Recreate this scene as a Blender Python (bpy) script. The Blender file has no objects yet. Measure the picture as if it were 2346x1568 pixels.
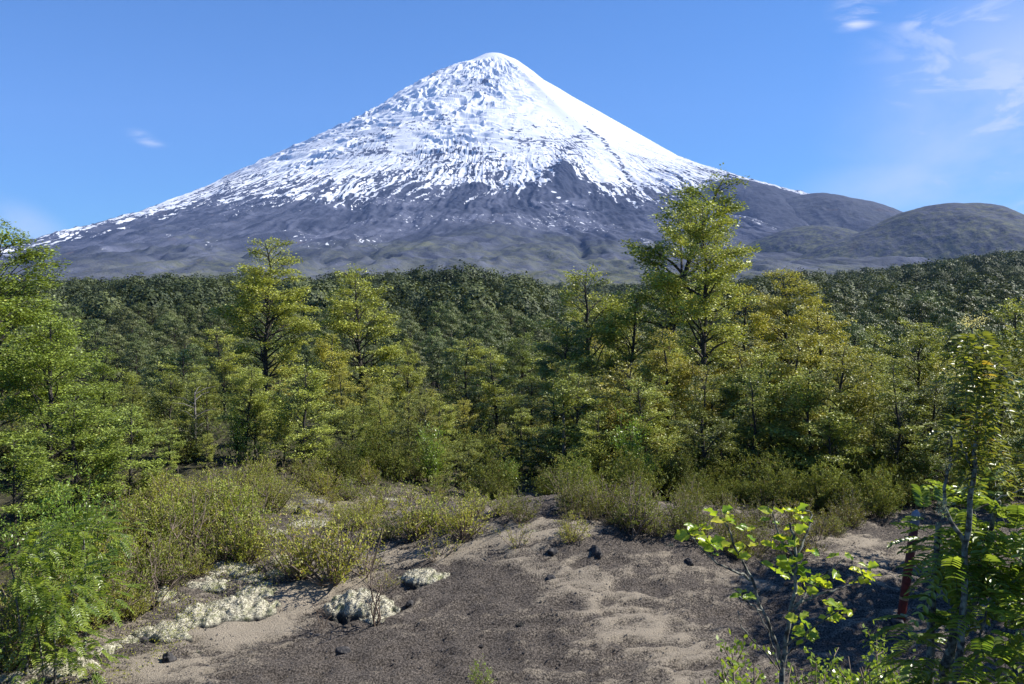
import bpy, math, random
import numpy as np
from math import radians, sin, cos, pi
random.seed(7)
RS = np.random.RandomState
C = bpy.context.scene.collection
sc = bpy.context.scene

# ------------------------------------------------------------------ camera, sky, sun, exposure
EYE = 4.0; FL = 2000.0; CU = 1173.0; HV = 680.0      # eye height, focal length and horizon in photo pixels (2346 wide)
cam_d = bpy.data.cameras.new("camera"); cam = bpy.data.objects.new("camera", cam_d); C.objects.link(cam)
cam.location = (0, 0, EYE); cam.rotation_euler = (radians(90), 0, 0)
cam_d.sensor_width = 36; cam_d.lens = 36 * FL / 2346; cam_d.shift_y = -(784 - HV) / 2346
cam_d.clip_start = 0.05; cam_d.clip_end = 60000
sc.camera = cam

SUN_EL, SUN_AZ = radians(41), radians(80)            # azimuth clockwise from +Y (the view direction): from the right, a little behind the scene
sun_dir = np.array([sin(SUN_AZ) * cos(SUN_EL), cos(SUN_AZ) * cos(SUN_EL), sin(SUN_EL)])
sd = bpy.data.lights.new("sun", 'SUN'); sun = bpy.data.objects.new("sun", sd); C.objects.link(sun)
sd.energy = 5.0; sd.angle = radians(0.5); sd.color = (1.0, 0.955, 0.88)
sun.rotation_euler = (radians(90) - SUN_EL, 0, -SUN_AZ + pi)
from mathutils import Vector
sun.rotation_euler = Vector(sun_dir.tolist()).to_track_quat('Z', 'Y').to_euler()

world = bpy.data.worlds.new("World"); sc.world = world; world.use_nodes = True
wn, wl = world.node_tree.nodes, world.node_tree.links
wn.clear()
def N(nodes, typ, **kw):
    n = nodes.new(typ)
    for k, v in kw.items():
        if k == 'inp':
            for a, b in v.items(): n.inputs[a].default_value = b
        else: setattr(n, k, v)
    return n
def mth(nodes, links, op, a, b=None, c=None, clamp=False):
    n = nodes.new('ShaderNodeMath'); n.operation = op; n.use_clamp = clamp
    for i, x in enumerate((a, b, c)):
        if x is None: continue
        if isinstance(x, (int, float)): n.inputs[i].default_value = x
        else: links.new(x, n.inputs[i])
    return n.outputs[0]
def mixc(nodes, links, fac, a, b, blend='MIX'):
    n = nodes.new('ShaderNodeMix'); n.data_type = 'RGBA'; n.blend_type = blend
    for s, x in ((n.inputs[0], fac), (n.inputs[6], a), (n.inputs[7], b)):
        if isinstance(x, (int, float)): s.default_value = x
        elif isinstance(x, tuple): s.default_value = (*x, 1)
        else: links.new(x, s)
    return n.outputs[2]
def ramp(nodes, links, x, a, b, smooth=True):
    n = nodes.new('ShaderNodeMapRange'); n.interpolation_type = 'SMOOTHSTEP' if smooth else 'LINEAR'
    links.new(x, n.inputs[0]); n.inputs[1].default_value = a; n.inputs[2].default_value = b
    return n.outputs[0]

SKY_STRENGTH = 0.063
sky = N(wn, 'ShaderNodeTexSky', sky_type='NISHITA', sun_disc=False)
sky.sun_elevation = SUN_EL; sky.sun_rotation = SUN_AZ; sky.altitude = 600; sky.air_density = 1.0; sky.dust_density = 0.2; sky.ozone_density = 3.0
skc = mixc(wn, wl, 1.0, sky.outputs[0], (0.37, 0.76, 1.16), 'MULTIPLY')
tc = N(wn, 'ShaderNodeTexCoord')
def cloud_patch(du, dv, su, sv, rot):
    """soft elliptical window on the sky dome around one direction"""
    d = Vector(((du - CU) / FL, 1, (HV - dv) / FL)).normalized()
    right = Vector((0, 1, 0)).cross(Vector((0, 0, 1))); right = d.cross(Vector((0, 0, 1))).normalized(); up = right.cross(d)
    r2 = right * cos(rot) + up * sin(rot); u2 = up * cos(rot) - right * sin(rot)
    def dot(v):
        n = N(wn, 'ShaderNodeVectorMath', operation='DOT_PRODUCT'); wl.new(tc.outputs['Generated'], n.inputs[0]); n.inputs[1].default_value = v; return n.outputs['Value']
    a = mth(wn, wl, 'DIVIDE', dot(r2), su / FL); b = mth(wn, wl, 'DIVIDE', dot(u2), sv / FL)
    q = mth(wn, wl, 'SQRT', mth(wn, wl, 'ADD', mth(wn, wl, 'MULTIPLY', a, a), mth(wn, wl, 'MULTIPLY', b, b)))
    m = ramp(wn, wl, q, 1.0, 0.0)
    return mth(wn, wl, 'MULTIPLY', m, mth(wn, wl, 'GREATER_THAN', dot(tuple(d)), 0))
def cloud_noise(scale, stretch, rot, lo, hi, det=8, dist=0.6):
    mp = N(wn, 'ShaderNodeMapping'); wl.new(tc.outputs['Generated'], mp.inputs[0])
    mp.inputs['Rotation'].default_value = (0, rot, 0); mp.inputs['Scale'].default_value = stretch
    n = N(wn, 'ShaderNodeTexNoise'); wl.new(mp.outputs[0], n.inputs[0])
    n.inputs['Scale'].default_value = scale; n.inputs['Detail'].default_value = det; n.inputs['Roughness'].default_value = 0.62; n.inputs['Distortion'].default_value = dist
    return ramp(wn, wl, n.outputs[0], lo, hi)
wisps = cloud_noise(13, (1, 1, 2.4), radians(38), 0.40, 0.66, 10, .9)
veil = cloud_noise(4, (1, 1, 1.5), radians(20), 0.22, 0.68, 6, 0.3)
pats = [(2420, 330, 480, 440, 0.3, veil, 0.75), (2330, 260, 420, 360, 0.5, wisps, 0.7), (2160, 190, 240, 190, 0.5, wisps, 0.6), (2230, 60, 260, 110, .2, wisps, .55), (2260, 400, 380, 170, .35, wisps, .55),
        (2130, 420, 330, 100, 0.05, veil, 0.6), (1975, 20, 85, 50, 0, wisps, 1.0), (1965, 52, 60, 22, 0.1, wisps, 0.9), (2100, 50, 60, 30, 0.4, wisps, .6), (335, 318, 50, 20, -0.3, wisps, 0.75), (60, 520, 130, 60, -0.5, veil, 0.55)]
acc = None
for (u, v, su, sv, r, tex, k) in pats:
    m = mth(wn, wl, 'MULTIPLY', mth(wn, wl, 'MULTIPLY', cloud_patch(u, v, su, sv, r), tex), k)
    acc = m if acc is None else mth(wn, wl, 'MAXIMUM', acc, m)
cl = mixc(wn, wl, acc, skc, (7.6, 7.8, 8.8))
bg = N(wn, 'ShaderNodeBackground'); wl.new(cl, bg.inputs[0]); bg.inputs[1].default_value = SKY_STRENGTH
wo = N(wn, 'ShaderNodeOutputWorld'); wl.new(bg.outputs[0], wo.inputs[0])

vs = sc.view_settings; vs.view_transform = 'Standard'; vs.look = 'None'; vs.gamma = 1; vs.exposure = 1.12; vs.use_curve_mapping = False
cy = sc.cycles
cy.max_bounces = 5; cy.diffuse_bounces = 2; cy.glossy_bounces = 1; cy.transmission_bounces = 3; cy.volume_bounces = 0; cy.transparent_max_bounces = 4
cy.caustics_reflective = False; cy.caustics_refractive = False; cy.use_denoising = True
cy.sample_clamp_indirect = 4.0

# ------------------------------------------------------------------ helpers
_PT = RS(3).permutation(4096).astype(np.int32); _PA = RS(4).rand(4096).astype(np.float32) * 2 * np.float32(pi); _PC = np.cos(_PA); _PS = np.sin(_PA)
def noise(x, y, seed=0):
    x = np.asarray(x, np.float64); y = np.asarray(y, np.float64)
    x, y = np.broadcast_arrays(x, y)
    ix = np.floor(x); iy = np.floor(y); fx = (x - ix).astype(np.float32); fy = (y - iy).astype(np.float32)
    ix = ix.astype(np.int32); iy = iy.astype(np.int32)
    ux = fx * fx * fx * (fx * (fx * 6 - 15) + 10); uy = fy * fy * fy * (fy * (fy * 6 - 15) + 10)
    s0 = (seed * 97) & 4095
    r0 = _PT[(iy + s0) & 4095]; r1 = _PT[(iy + 1 + s0) & 4095]
    def g(rw, a, b):
        h = _PT[(rw + ix + a) & 4095]
        return _PC[h] * (fx - a) + _PS[h] * (fy - b)
    n0 = g(r0, 0, 0) * (1 - ux) + g(r0, 1, 0) * ux; n1 = g(r1, 0, 1) * (1 - ux) + g(r1, 1, 1) * ux
    return (n0 * (1 - uy) + n1 * uy) * 1.5
def fbm(x, y, o=5, seed=0, gain=.5):
    s = 0; a = 1; t = 0
    for i in range(o):
        s = s + a * noise(x * 2 ** i, y * 2 ** i, seed + i * 17); t += a; a *= gain
    return s / t
def ridged(x, y, o=4, seed=0, gain=.55):
    s = 0; a = 1; t = 0
    for i in range(o):
        n = 1 - np.abs(noise(x * 2 ** i, y * 2 ** i, seed + i * 31)) * 2; s = s + a * n; t += a; a *= gain
    return s / t
def sst(a, b, x):
    t = np.clip((x - a) / (b - a), 0, 1); return t * t * (3 - 2 * t)

def mesh_np(name, V, F, mat=None, attrs=None, smooth=False, k=4):
    me = bpy.data.meshes.new(name); V = np.asarray(V, np.float32); F = np.asarray(F, np.int32)
    me.vertices.add(len(V)); me.vertices.foreach_set("co", V.ravel())
    me.loops.add(F.size); me.loops.foreach_set("vertex_index", F.ravel())
    me.polygons.add(len(F)); me.polygons.foreach_set("loop_start", np.arange(0, F.size, F.shape[1], dtype=np.int32))
    try: me.polygons.foreach_set("loop_total", np.full(len(F), F.shape[1], np.int32))
    except Exception: pass
    if smooth: me.polygons.foreach_set("use_smooth", np.ones(len(F), bool))
    for an, av in (attrs or {}).items():
        at = me.attributes.new(an, 'FLOAT', 'POINT'); at.data.foreach_set("value", np.asarray(av, np.float32))
    if mat: me.materials.append(mat)
    me.update(calc_edges=True); me.validate(verbose=False) if False else None
    return me
def link(name, me, parent=None, loc=None):
    o = bpy.data.objects.new(name, me); C.objects.link(o)
    if parent: o.parent = parent
    if loc is not None: o.location = loc
    return o
def tag(o, label=None, cat=None, group=None, kind=None):
    for k, v in (('label', label), ('category', cat), ('group', group), ('kind', kind)):
        if v: o[k] = v
    return o
def grid_faces(nr, nc):
    i = np.arange(nr - 1)[:, None] * nc + np.arange(nc - 1)[None, :]; i = i.ravel()
    return np.stack([i, i + 1, i + nc + 1, i + nc], 1)

class Tubes:
    def __init__(s): s.V = []; s.F = []; s.n = 0
    def add(s, P, R, k=6):
        P = np.asarray(P, float); R = np.asarray(R, float); n = len(P)
        T = np.gradient(P, axis=0); T /= np.linalg.norm(T, axis=1)[:, None] + 1e-9
        ref = np.array([0, 0, 1.0]) if abs(T[0, 2]) < .8 else np.array([1.0, 0, 0])
        A = np.cross(T, ref); A /= np.linalg.norm(A, axis=1)[:, None] + 1e-9; B = np.cross(T, A)
        a = np.arange(k) * 2 * pi / k
        V = P[:, None, :] + R[:, None, None] * (A[:, None, :] * np.cos(a)[None, :, None] + B[:, None, :] * np.sin(a)[None, :, None])
        i = np.arange(n - 1)[:, None] * k; j = np.arange(k)[None, :]; j2 = (j + 1) % k
        F = np.stack([i + j, i + j2, i + k + j2, i + k + j], -1).reshape(-1, 4) + s.n
        s.V.append(V.reshape(-1, 3)); s.F.append(F); s.n += n * k
        tip = P[-1] + T[-1] * R[-1]; s.V.append(tip[None]); s.n += 1
        b = s.n - 1 - k; jj = np.arange(k); s.F.append(np.stack([b + jj, b + (jj + 1) % k, np.full(k, s.n - 1), np.full(k, s.n - 1)], 1))
    def arr(s):
        F = np.concatenate(s.F); return np.concatenate(s.V), F
    def mesh(s, name, mat):
        V, F = s.arr()
        me = bpy.data.meshes.new(name)
        # end caps are triangles written as quads with a repeated vertex: split them out
        tri = F[:, 2] == F[:, 3]
        lv = np.concatenate([F[~tri].ravel(), F[tri][:, :3].ravel()]).astype(np.int32)
        lt = np.concatenate([np.full((~tri).sum(), 4), np.full(tri.sum(), 3)]).astype(np.int32); ls = np.concatenate([[0], np.cumsum(lt)[:-1]]).astype(np.int32)
        me.vertices.add(len(V)); me.vertices.foreach_set("co", V.astype(np.float32).ravel())
        me.loops.add(len(lv)); me.loops.foreach_set("vertex_index", lv)
        me.polygons.add(len(lt)); me.polygons.foreach_set("loop_start", ls)
        try: me.polygons.foreach_set("loop_total", lt)
        except Exception: pass
        me.polygons.foreach_set("use_smooth", np.ones(len(lt), bool))
        me.materials.append(mat); me.update(calc_edges=True)
        return me
def nrm(a): return a / (np.linalg.norm(a, axis=-1, keepdims=True) + 1e-9)
def rotz(d, a):
    c, s = np.cos(a), np.sin(a); return np.stack([d[..., 0] * c - d[..., 1] * s, d[..., 0] * s + d[..., 1] * c, d[..., 2]], -1)
def leaf_quads(P, A, Nn, Ln, Wd, tint, fold=0.0):
    """one rhombic leaf per point: base P, long axis A, normal Nn"""
    A = nrm(A); S = nrm(np.cross(Nn, A)); Nn = np.cross(A, S)
    Ln = np.asarray(Ln)[:, None]; Wd = np.asarray(Wd)[:, None]
    v0 = P; v1 = P + A * Ln * .45 + S * Wd * .5 + Nn * Wd * fold; v2 = P + A * Ln; v3 = P + A * Ln * .45 - S * Wd * .5 + Nn * Wd * fold
    V = np.stack([v0, v1, v2, v3], 1).reshape(-1, 3)
    F = np.arange(len(V)).reshape(-1, 4)
    return V, F, np.repeat(tint, 4)

# ------------------------------------------------------------------ materials
def mat_new(name):
    m = bpy.data.materials.new(name); m.use_nodes = True; n = m.node_tree.nodes; l = m.node_tree.links; n.clear()
    out = N(n, 'ShaderNodeOutputMaterial'); return m, n, l, out
def attr(n, name): return N(n, 'ShaderNodeAttribute', attribute_name=name).outputs['Fac']
def tnoise(n, l, scale, det=4, rough=.55, co=None, dist=0):
    t = N(n, 'ShaderNodeTexNoise'); t.inputs['Scale'].default_value = scale; t.inputs['Detail'].default_value = det; t.inputs['Roughness'].default_value = rough; t.inputs['Distortion'].default_value = dist
    if co is None: co = N(n, 'ShaderNodeTexCoord').outputs['Object']
    l.new(co, t.inputs[0]); return t.outputs[0]
def bump(n, l, h, dist, strength=1.0):
    b = N(n, 'ShaderNodeBump'); b.inputs['Distance'].default_value = dist; b.inputs['Strength'].default_value = strength; l.new(h, b.inputs['Height']); return b.outputs[0]
def simple(name, ca, cb, scale, rough=.8, bd=0.01, spec=.3, det=5):
    m, n, l, out = mat_new(name); t = tnoise(n, l, scale, det)
    p = N(n, 'ShaderNodeBsdfPrincipled'); l.new(mixc(n, l, ramp(n, l, t, .35, .65), ca, cb), p.inputs['Base Color'])
    p.inputs['Roughness'].default_value = rough; p.inputs['Specular IOR Level'].default_value = spec
    if bd: l.new(bump(n, l, t, bd), p.inputs['Normal'])
    l.new(p.outputs[0], out.inputs[0]); return m
def leafmat(name, dark, light, accent=None, trans=.35, rough=.42, spec=.5, acc_th=.9):
    m, n, l, out = mat_new(name)
    t = attr(n, 'tint'); c = mixc(n, l, t, dark, light)
    if accent: c = mixc(n, l, ramp(n, l, t, acc_th, min(1.0, acc_th + .06)), c, accent)
    oi = N(n, 'ShaderNodeObjectInfo'); c = mixc(n, l, 1.0, c, oi.outputs['Color'], 'MULTIPLY')
    p = N(n, 'ShaderNodeBsdfPrincipled'); l.new(c, p.inputs['Base Color']); p.inputs['Roughness'].default_value = rough; p.inputs['Specular IOR Level'].default_value = spec
    tr = N(n, 'ShaderNodeBsdfTranslucent'); l.new(mixc(n, l, 1.0, c, (1.25, 1.2, .6), 'MULTIPLY'), tr.inputs[0])
    mx = N(n, 'ShaderNodeMixShader'); mx.inputs[0].default_value = trans; l.new(p.outputs[0], mx.inputs[1]); l.new(tr.outputs[0], mx.inputs[2])
    l.new(mx.outputs[0], out.inputs[0]); return m

M_beech = leafmat('beech_leaf', (.03, .05, .016), (.56, .595, .12), (.60, .52, .16), trans=.24, acc_th=.93, spec=.4, rough=.48)
M_thick = leafmat('thicket_leaf', (.035, .05, .016), (.19, .225, .05), (.25, .2, .07), trans=.25, rough=.6, spec=.15, acc_th=.95)
M_dark = leafmat('evergreen_leaf', (.025, .040, .018), (.17, .20, .058), trans=.15, rough=.5, spec=.3)
M_farleaf = leafmat('far_leaf', (.035, .05, .022), (.18, .205, .075), trans=.15, rough=.6, spec=.2)
M_olive = leafmat('olive_shrub_leaf', (.17, .19, .03), (.46, .45, .08), (.40, .28, .09), acc_th=.92, rough=.5, spec=.3)
M_laurel = leafmat('bright_shrub_leaf', (.09, .16, .025), (.28, .40, .06), trans=.4, rough=.35)
M_pinn = leafmat('pinnate_leaf', (.08, .14, .025), (.34, .42, .07), (.40, .26, .05), acc_th=.95, trans=.48, rough=.33, spec=.6)
M_wavy = leafmat('wavy_leaf', (.15, .27, .03), (.55, .58, .05), (.62, .58, .08), acc_th=.85, trans=.5, rough=.35, spec=.6)
M_bronze = leafmat('bronze_leaf', (.09, .12, .03), (.34, .36, .06), (.46, .33, .06), acc_th=.86, trans=.4, rough=.35, spec=.5)
M_flower = leafmat('cream_flower', (.7, .62, .34), (.85, .8, .5), trans=.4, rough=.7, spec=.1)
M_dry = leafmat('dry_grass', (.22, .18, .09), (.42, .36, .2), trans=.2, rough=.7, spec=.1)
M_tuft = leafmat('grass_blade', (.10, .14, .03), (.28, .30, .09), trans=.3, rough=.6, spec=.2)
M_bark = simple('bark', (.02, .017, .014), (.065, .057, .047), 14, .9, .02)
M_greybark = simple('lichen_bark', (.035, .03, .026), (.22, .22, .18), 38, .9, .004, det=8)
M_twig = simple('twig', (.10, .075, .055), (.22, .17, .13), 20, .8, 0)
M_deadwood = simple('dead_wood', (.07, .065, .055), (.17, .16, .14), 12, .9, .01)
M_rock = simple('scoria_rock', (.022, .022, .024), (.085, .078, .074), 16, .95, .03, det=8)
M_rock2 = simple('grey_rock', (.09, .085, .078), (.30, .28, .24), 12, .95, .02, det=8)

def make_moss_mat():
    m, n, l, out = mat_new('white_lichen')
    a = tnoise(n, l, 55, 4, .7); b = tnoise(n, l, 7, 4)
    c = mixc(n, l, ramp(n, l, a, .35, .62), (.17, .155, .11), (.66, .62, .48)); c = mixc(n, l, ramp(n, l, b, .5, .72), c, (.22, .23, .12))
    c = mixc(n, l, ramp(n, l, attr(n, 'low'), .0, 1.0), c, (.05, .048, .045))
    p = N(n, 'ShaderNodeBsdfPrincipled'); l.new(c, p.inputs['Base Color']); p.inputs['Roughness'].default_value = .95; p.inputs['Specular IOR Level'].default_value = .1
    l.new(bump(n, l, a, .02), p.inputs['Normal']); l.new(p.outputs[0], out.inputs[0]); return m
M_moss = make_moss_mat()

def make_ground_mat():
    m, n, l, out = mat_new('volcanic_ground')
    co = N(n, 'ShaderNodeTexCoord').outputs['Object']
    fine = tnoise(n, l, 48, 4, .7, co); grain = tnoise(n, l, 160, 2, .6, co); med = tnoise(n, l, 6, 5, .6, co, .5)
    sand = attr(n, 'sand'); s = mth(n, l, 'ADD', sand, mth(n, l, 'MULTIPLY', mth(n, l, 'SUBTRACT', fine, .5), 1.5)); s = mth(n, l, 'ADD', s, mth(n, l, 'MULTIPLY', mth(n, l, 'SUBTRACT', med, .5), 1.1))
    s = ramp(n, l, s, .20, .88)
    scoria = mixc(n, l, ramp(n, l, fine, .38, .66), (.034, .029, .025), (.19, .162, .138))
    sandc = mixc(n, l, ramp(n, l, grain, .3, .7), (.235, .20, .15), (.42, .36, .28))
    c = mixc(n, l, s, scoria, sandc)
    c = mixc(n, l, attr(n, 'litter'), c, mixc(n, l, ramp(n, l, med, .4, .6), (.03, .032, .016), (.075, .07, .035)))
    p = N(n, 'ShaderNodeBsdfPrincipled'); l.new(c, p.inputs['Base Color']); p.inputs['Roughness'].default_value = .95; p.inputs['Specular IOR Level'].default_value = .15
    h = mth(n, l, 'ADD', mth(n, l, 'MULTIPLY', fine, 1.0), mth(n, l, 'MULTIPLY', grain, .45))
    l.new(bump(n, l, h, .035, 1.0), p.inputs['Normal']); l.new(p.outputs[0], out.inputs[0]); return m
M_ground = make_ground_mat()

def make_mountain_mat():
    m, n, l, out = mat_new('volcano_slope')
    co = N(n, 'ShaderNodeTexCoord').outputs['Object']
    f1 = tnoise(n, l, .035, 6, .65, co); f2 = tnoise(n, l, .006, 5, .6, co, .8); f3 = tnoise(n, l, .1, 3, .7, co)
    rock = mixc(n, l, attr(n, 'tone'), (.021, .026, .043), (.100, .108, .148))
    rock = mixc(n, l, ramp(n, l, f2, .62, .75), rock, (.07, .058, .06))
    scr = mth(n, l, 'MULTIPLY', attr(n, 'scrub'), ramp(n, l, f1, .35, .6)); rock = mixc(n, l, scr, rock, (.10, .105, .062))
    rock = mixc(n, l, mth(n, l, 'MULTIPLY', ramp(n, l, f3, .5, .62), mth(n, l, 'MULTIPLY', attr(n, 'scrub'), .7)), rock, (.03, .045, .03))
    s = mth(n, l, 'ADD', attr(n, 'snow'), mth(n, l, 'MULTIPLY', mth(n, l, 'SUBTRACT', f1, .5), .8)); s = ramp(n, l, s, .42, .58)
    c = mixc(n, l, s, rock, (.60, .62, .66))
    p = N(n, 'ShaderNodeBsdfPrincipled'); l.new(c, p.inputs['Base Color']); p.inputs['Specular IOR Level'].default_value = .15
    l.new(mth(n, l, 'SUBTRACT', .95, mth(n, l, 'MULTIPLY', s, .3)), p.inputs['Roughness'])
    h = mth(n, l, 'ADD', f1, mth(n, l, 'MULTIPLY', f3, .35)); bn = N(n, 'ShaderNodeBump'); bn.inputs['Distance'].default_value = 11; l.new(h, bn.inputs['Height']); l.new(mth(n, l, 'SUBTRACT', .55, mth(n, l, 'MULTIPLY', s, .38)), bn.inputs['Strength']); l.new(bn.outputs[0], p.inputs['Normal']); l.new(p.outputs[0], out.inputs[0]); return m
M_mtn = make_mountain_mat()

# ------------------------------------------------------------------ terrain: one ground sheet to the horizon
def G0(x, y):
    """ground height: bank under the viewpoint, path, mound, hollow, forested rise"""
    x = np.asarray(x, float); y = np.asarray(y, float)
    z = 2.35 * (1 - sst(1.2, 8.6, y)) 
    z = z + .78 * np.exp(-((x - .9) / 2.9) ** 2 - ((y - 13.4) / 2.5) ** 2)            # mound in the middle
    z = z + .55 * sst(-1.2, -5.5, x) * sst(9, 14, y) * (1 - sst(24, 34, y))           # left bank
    z = z - .55 * sst(15.5, 22, y) * sst(-3, 1, x)                                    # drop behind the mound
    z = z - 1.6 * sst(20, 45, y) - 3.6 * sst(45, 95, y)
    far = 4.8 * sst(100, 300, y); hump = 1.2 * np.exp(-((x + 6) / 24) ** 2) * sst(75, 165, y) * (1 - sst(240, 330, y))
    z = z + far + hump * .8 + 5 * sst(.12, .55, x / np.maximum(y, 1)) * sst(150, 420, y)
    z = z + 17 * sst(.30, .60, x / np.maximum(y, 1)) * sst(330, 560, y)
    z = z - 9 * np.exp(-((x / np.maximum(y, 1) - .10) / .05) ** 2) * sst(90, 200, y) * (1 - sst(400, 700, y))   # the gully that opens to the slope
    z = z + .011 * np.clip(y - 400, 0, 2600)
    r2 = np.hypot(x, y)
    return z + fbm(x / 60, y / 60, 3, 5) * 5.5 * sst(60, 200, r2)
def G(x, y): return G0(x, y) + fbm(np.asarray(x) / 3.5, np.asarray(y) / 3.5, 4, 9) * .16
def at(u, v, off=0.0):
    """where the line of sight through photo pixel (u, v) meets the ground"""
    Y = np.concatenate([np.arange(2.5, 60, .02), np.arange(60, 700, .5)]); X = (u - CU) / FL * Y; Z = EYE - (v - HV) / FL * Y
    b = np.nonzero(G(X, Y) + off >= Z)[0]; i = b[0] if len(b) else len(Y) - 1
    return np.array([X[i], Y[i], float(G(X[i], Y[i]))])
def on(u, Y):
    x = (u - CU) / FL * Y; return np.array([x, Y, float(G(x, Y))])
def graded(lo, hi, c, s, n):
    """nodes from lo to hi, densest around c"""
    a = math.asinh((lo - c) / s); b = math.asinh((hi - c) / s); return c + s * np.sinh(np.linspace(a, b, n))
gx = graded(-12000, 12000, 0.3, 5.5, 1000); gy = graded(-60, 14000, 10.5, 3.6, 860)
GX, GY = np.meshgrid(gx, gy)
near = 1 - sst(14, 30, np.hypot(GX, GY - 6))
GZ = G(GX, GY)
wx = GX + fbm(GX * .8, GY * .8, 2, 71) * .5; wy = GY + fbm(GX * .8, GY * .8, 2, 72) * .5
rip = ridged(wx * 1.3 + wy * .6, wy * 3.0 - wx * .6, 4, 21); lump = fbm(GX * 4.2, GY * 4.2, 4, 33, .62); peb = fbm(GX * 13, GY * 13, 2, 34)
UU = CU + FL * GX / np.maximum(GY, .5); VV = HV - FL * (GZ - EYE) / np.maximum(GY, .5)
def blob(u, v, su, sv, rot=0, p=2):
    c, s = cos(rot), sin(rot); a = ((UU - u) * c + (VV - v) * s) / su; b = (-(UU - u) * s + (VV - v) * c) / sv
    return np.exp(-(a * a + b * b) ** (p / 2))
sandm = np.full(GX.shape, .25)
for (u, v, su, sv, rot, k) in [(560, 1450, 190, 55, -.30, .75), (760, 1350, 150, 32, -.25, .75), (360, 1540, 160, 50, 0, .55), (1080, 1250, 230, 26, -.15, .7), (960, 1285, 130, 20, 0, .5), (760, 1165, 90, 18, 0, .6),
                               (1330, 1330, 140, 50, .5, .26), (1420, 1410, 170, 60, .4, .14), (1250, 1225, 120, 14, 0, .5), (2000, 1300, 110, 40, .2, .35), (1980, 1250, 60, 14, 0, .5), (1480, 1490, 260, 60, .1, .22), (1720, 1330, 90, 18, .3, .35)]:
    sandm = sandm + k * blob(u, v, su, sv, rot)
for (u, v, su, sv, rot, k) in [(1060, 1350, 130, 60, .2, .35), (880, 1520, 300, 55, -.05, .45), (1560, 1260, 180, 26, .35, .45), (800, 1430, 110, 50, 0, .3), (1950, 1480, 160, 90, 0, .1), (330, 1500, 120, 20, 0, .3)]:
    sandm = sandm - k * blob(u, v, su, sv, rot)
sandm = sandm + (rip - .55) * 1.1 + fbm(GX * .9, GY * .9, 4, 55) * .45
GZ = GZ + near * (rip * .10 + lump * .085 * (1.15 - sst(.3, .8, sandm)) + peb * .012 * (1.2 - sst(.3, .8, sandm)))
litter = sst(16.5, 22, GY + fbm(GX / 2, GY / 2, 3, 8) * 2) * (1 - .0 * GX) 
litter = np.maximum(litter, sst(-2.5, -6.5, GX + fbm(GX, GY, 2, 8) * .8 + (14 - GY) * .55) * sst(9, 12, GY) * .85)
litter[GY < 0] = 1
gm = mesh_np('ground', np.stack([GX, GY, GZ], -1).reshape(-1, 3), grid_faces(*GX.shape), M_ground, {'sand': sandm.ravel(), 'litter': litter.ravel()}, True)
tag(link('ground', gm), 'sandy volcanic ash and dark scoria ground', kind='structure')

# ------------------------------------------------------------------ the volcano
D = 9000.0; XC = -.0215 * D
pr = np.array([0, .012, .03, .0475, .0675, .0875, .1075, .14, .18, .21, .25, .30, .35, .40, .45, .505, .56, .62, .70, .80, .9, 1.0])
pL = np.array([.2768, .2762, .2657, .2611, .2499, .2368, .2249, .1996, .1762, .1593, .1375, .1097, .0747, .0456, .0168, .003, -.0186, -.0348, -.035, -.035, -.035, -.035])
pR = np.array([.2768, .2765, .2677, .254, .2359, .2235, .2093, .189, .163, .1432, .115, .097, .0791, .0642, .0471, .0429, .042, .036, .025, .012, .005, 0])
pF = np.array([.2768, .2763, .2680, .2569, .2459, .2349, .2238, .2056, .1832, .1676, .15, .128, .1105, .093, .077, .0596, .0445, .0301, .0165, .006, .0005, -.004])
pB = (pL + pR) / 2
ph = np.radians(np.concatenate([np.linspace(-80, 40, 230)[:-1], np.linspace(40, 143, 1500), np.linspace(143, 280, 230)[1:]]))
rr = np.concatenate([np.linspace(.0008, .62, 560), np.linspace(.62, .93, 150)[1:]])
PH, RR = np.meshgrid(ph, rr)
cP, sP = np.cos(PH), np.sin(PH)
MZ = D * (np.clip(cP, 0, 1) ** 2 * np.interp(RR, pr, pR) + np.clip(-cP, 0, 1) ** 2 * np.interp(RR, pr, pL) + np.clip(sP, 0, 1) ** 2 * np.interp(RR, pr, pF) + np.clip(-sP, 0, 1) ** 2 * np.interp(RR, pr, pB)) + EYE
MX = XC + D * RR * cP; MY = D - D * RR * sP
RM = RR * D
Ms = {}
U = CU + FL * MX / np.maximum(MY, 100); Vv = HV - FL * (MZ - EYE) / np.maximum(MY, 100)
# relief: coordinates in metres along the contour (a) and down the slope (b)
warp = fbm(MX / 900, MY / 900, 3, 3) * .7
a_ = PH * 14 + warp; b_ = RM / 700
gul = ridged(a_ * 1.6, b_ * .55 + warp, 5, 41) - .6                 # gullies and lava-flow edges running down
gul2 = ridged(PH * 95 + warp * 3, RM / 700, 4, 44) - .6
crev = ridged(PH * 9 + warp * 1.3 + fbm(MX / 300, MY / 300, 3, 15) * .5, RM / 150 + warp * 1.2, 4, 61) - .55     # crevasses across the glacier
iso = fbm(MX / 260, MY / 260, 5, 77, .58)
glac = sst(1290, 1080, U) * sst(440, 330, Vv) * sst(.012, .05, RR)
low = sst(.25, .42, RR)
snl_u = [0, 110, 230, 330, 450, 560, 640, 700, 760, 820, 870, 930, 1000, 1060, 1100, 1200, 1235, 1262, 1295, 1320, 1345, 1375, 1410, 1450, 1485, 1520, 1580, 1640, 1740, 1850, 2000]
snl_v = [575, 551, 522, 502, 462, 450, 449, 446, 462, 450, 432, 430, 428, 432, 426, 434, 425, 402, 380, 400, 412, 428, 442, 458, 458, 448, 440, 425, 447, 462, 490]
line = np.interp(U, snl_u, snl_v); dsn = line + 7 - Vv                      # how far above the snow's lower edge
top = sst(.02, .07, RR)
calm = sst(1120, 1200, U) * sst(330, 250, Vv)
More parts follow.
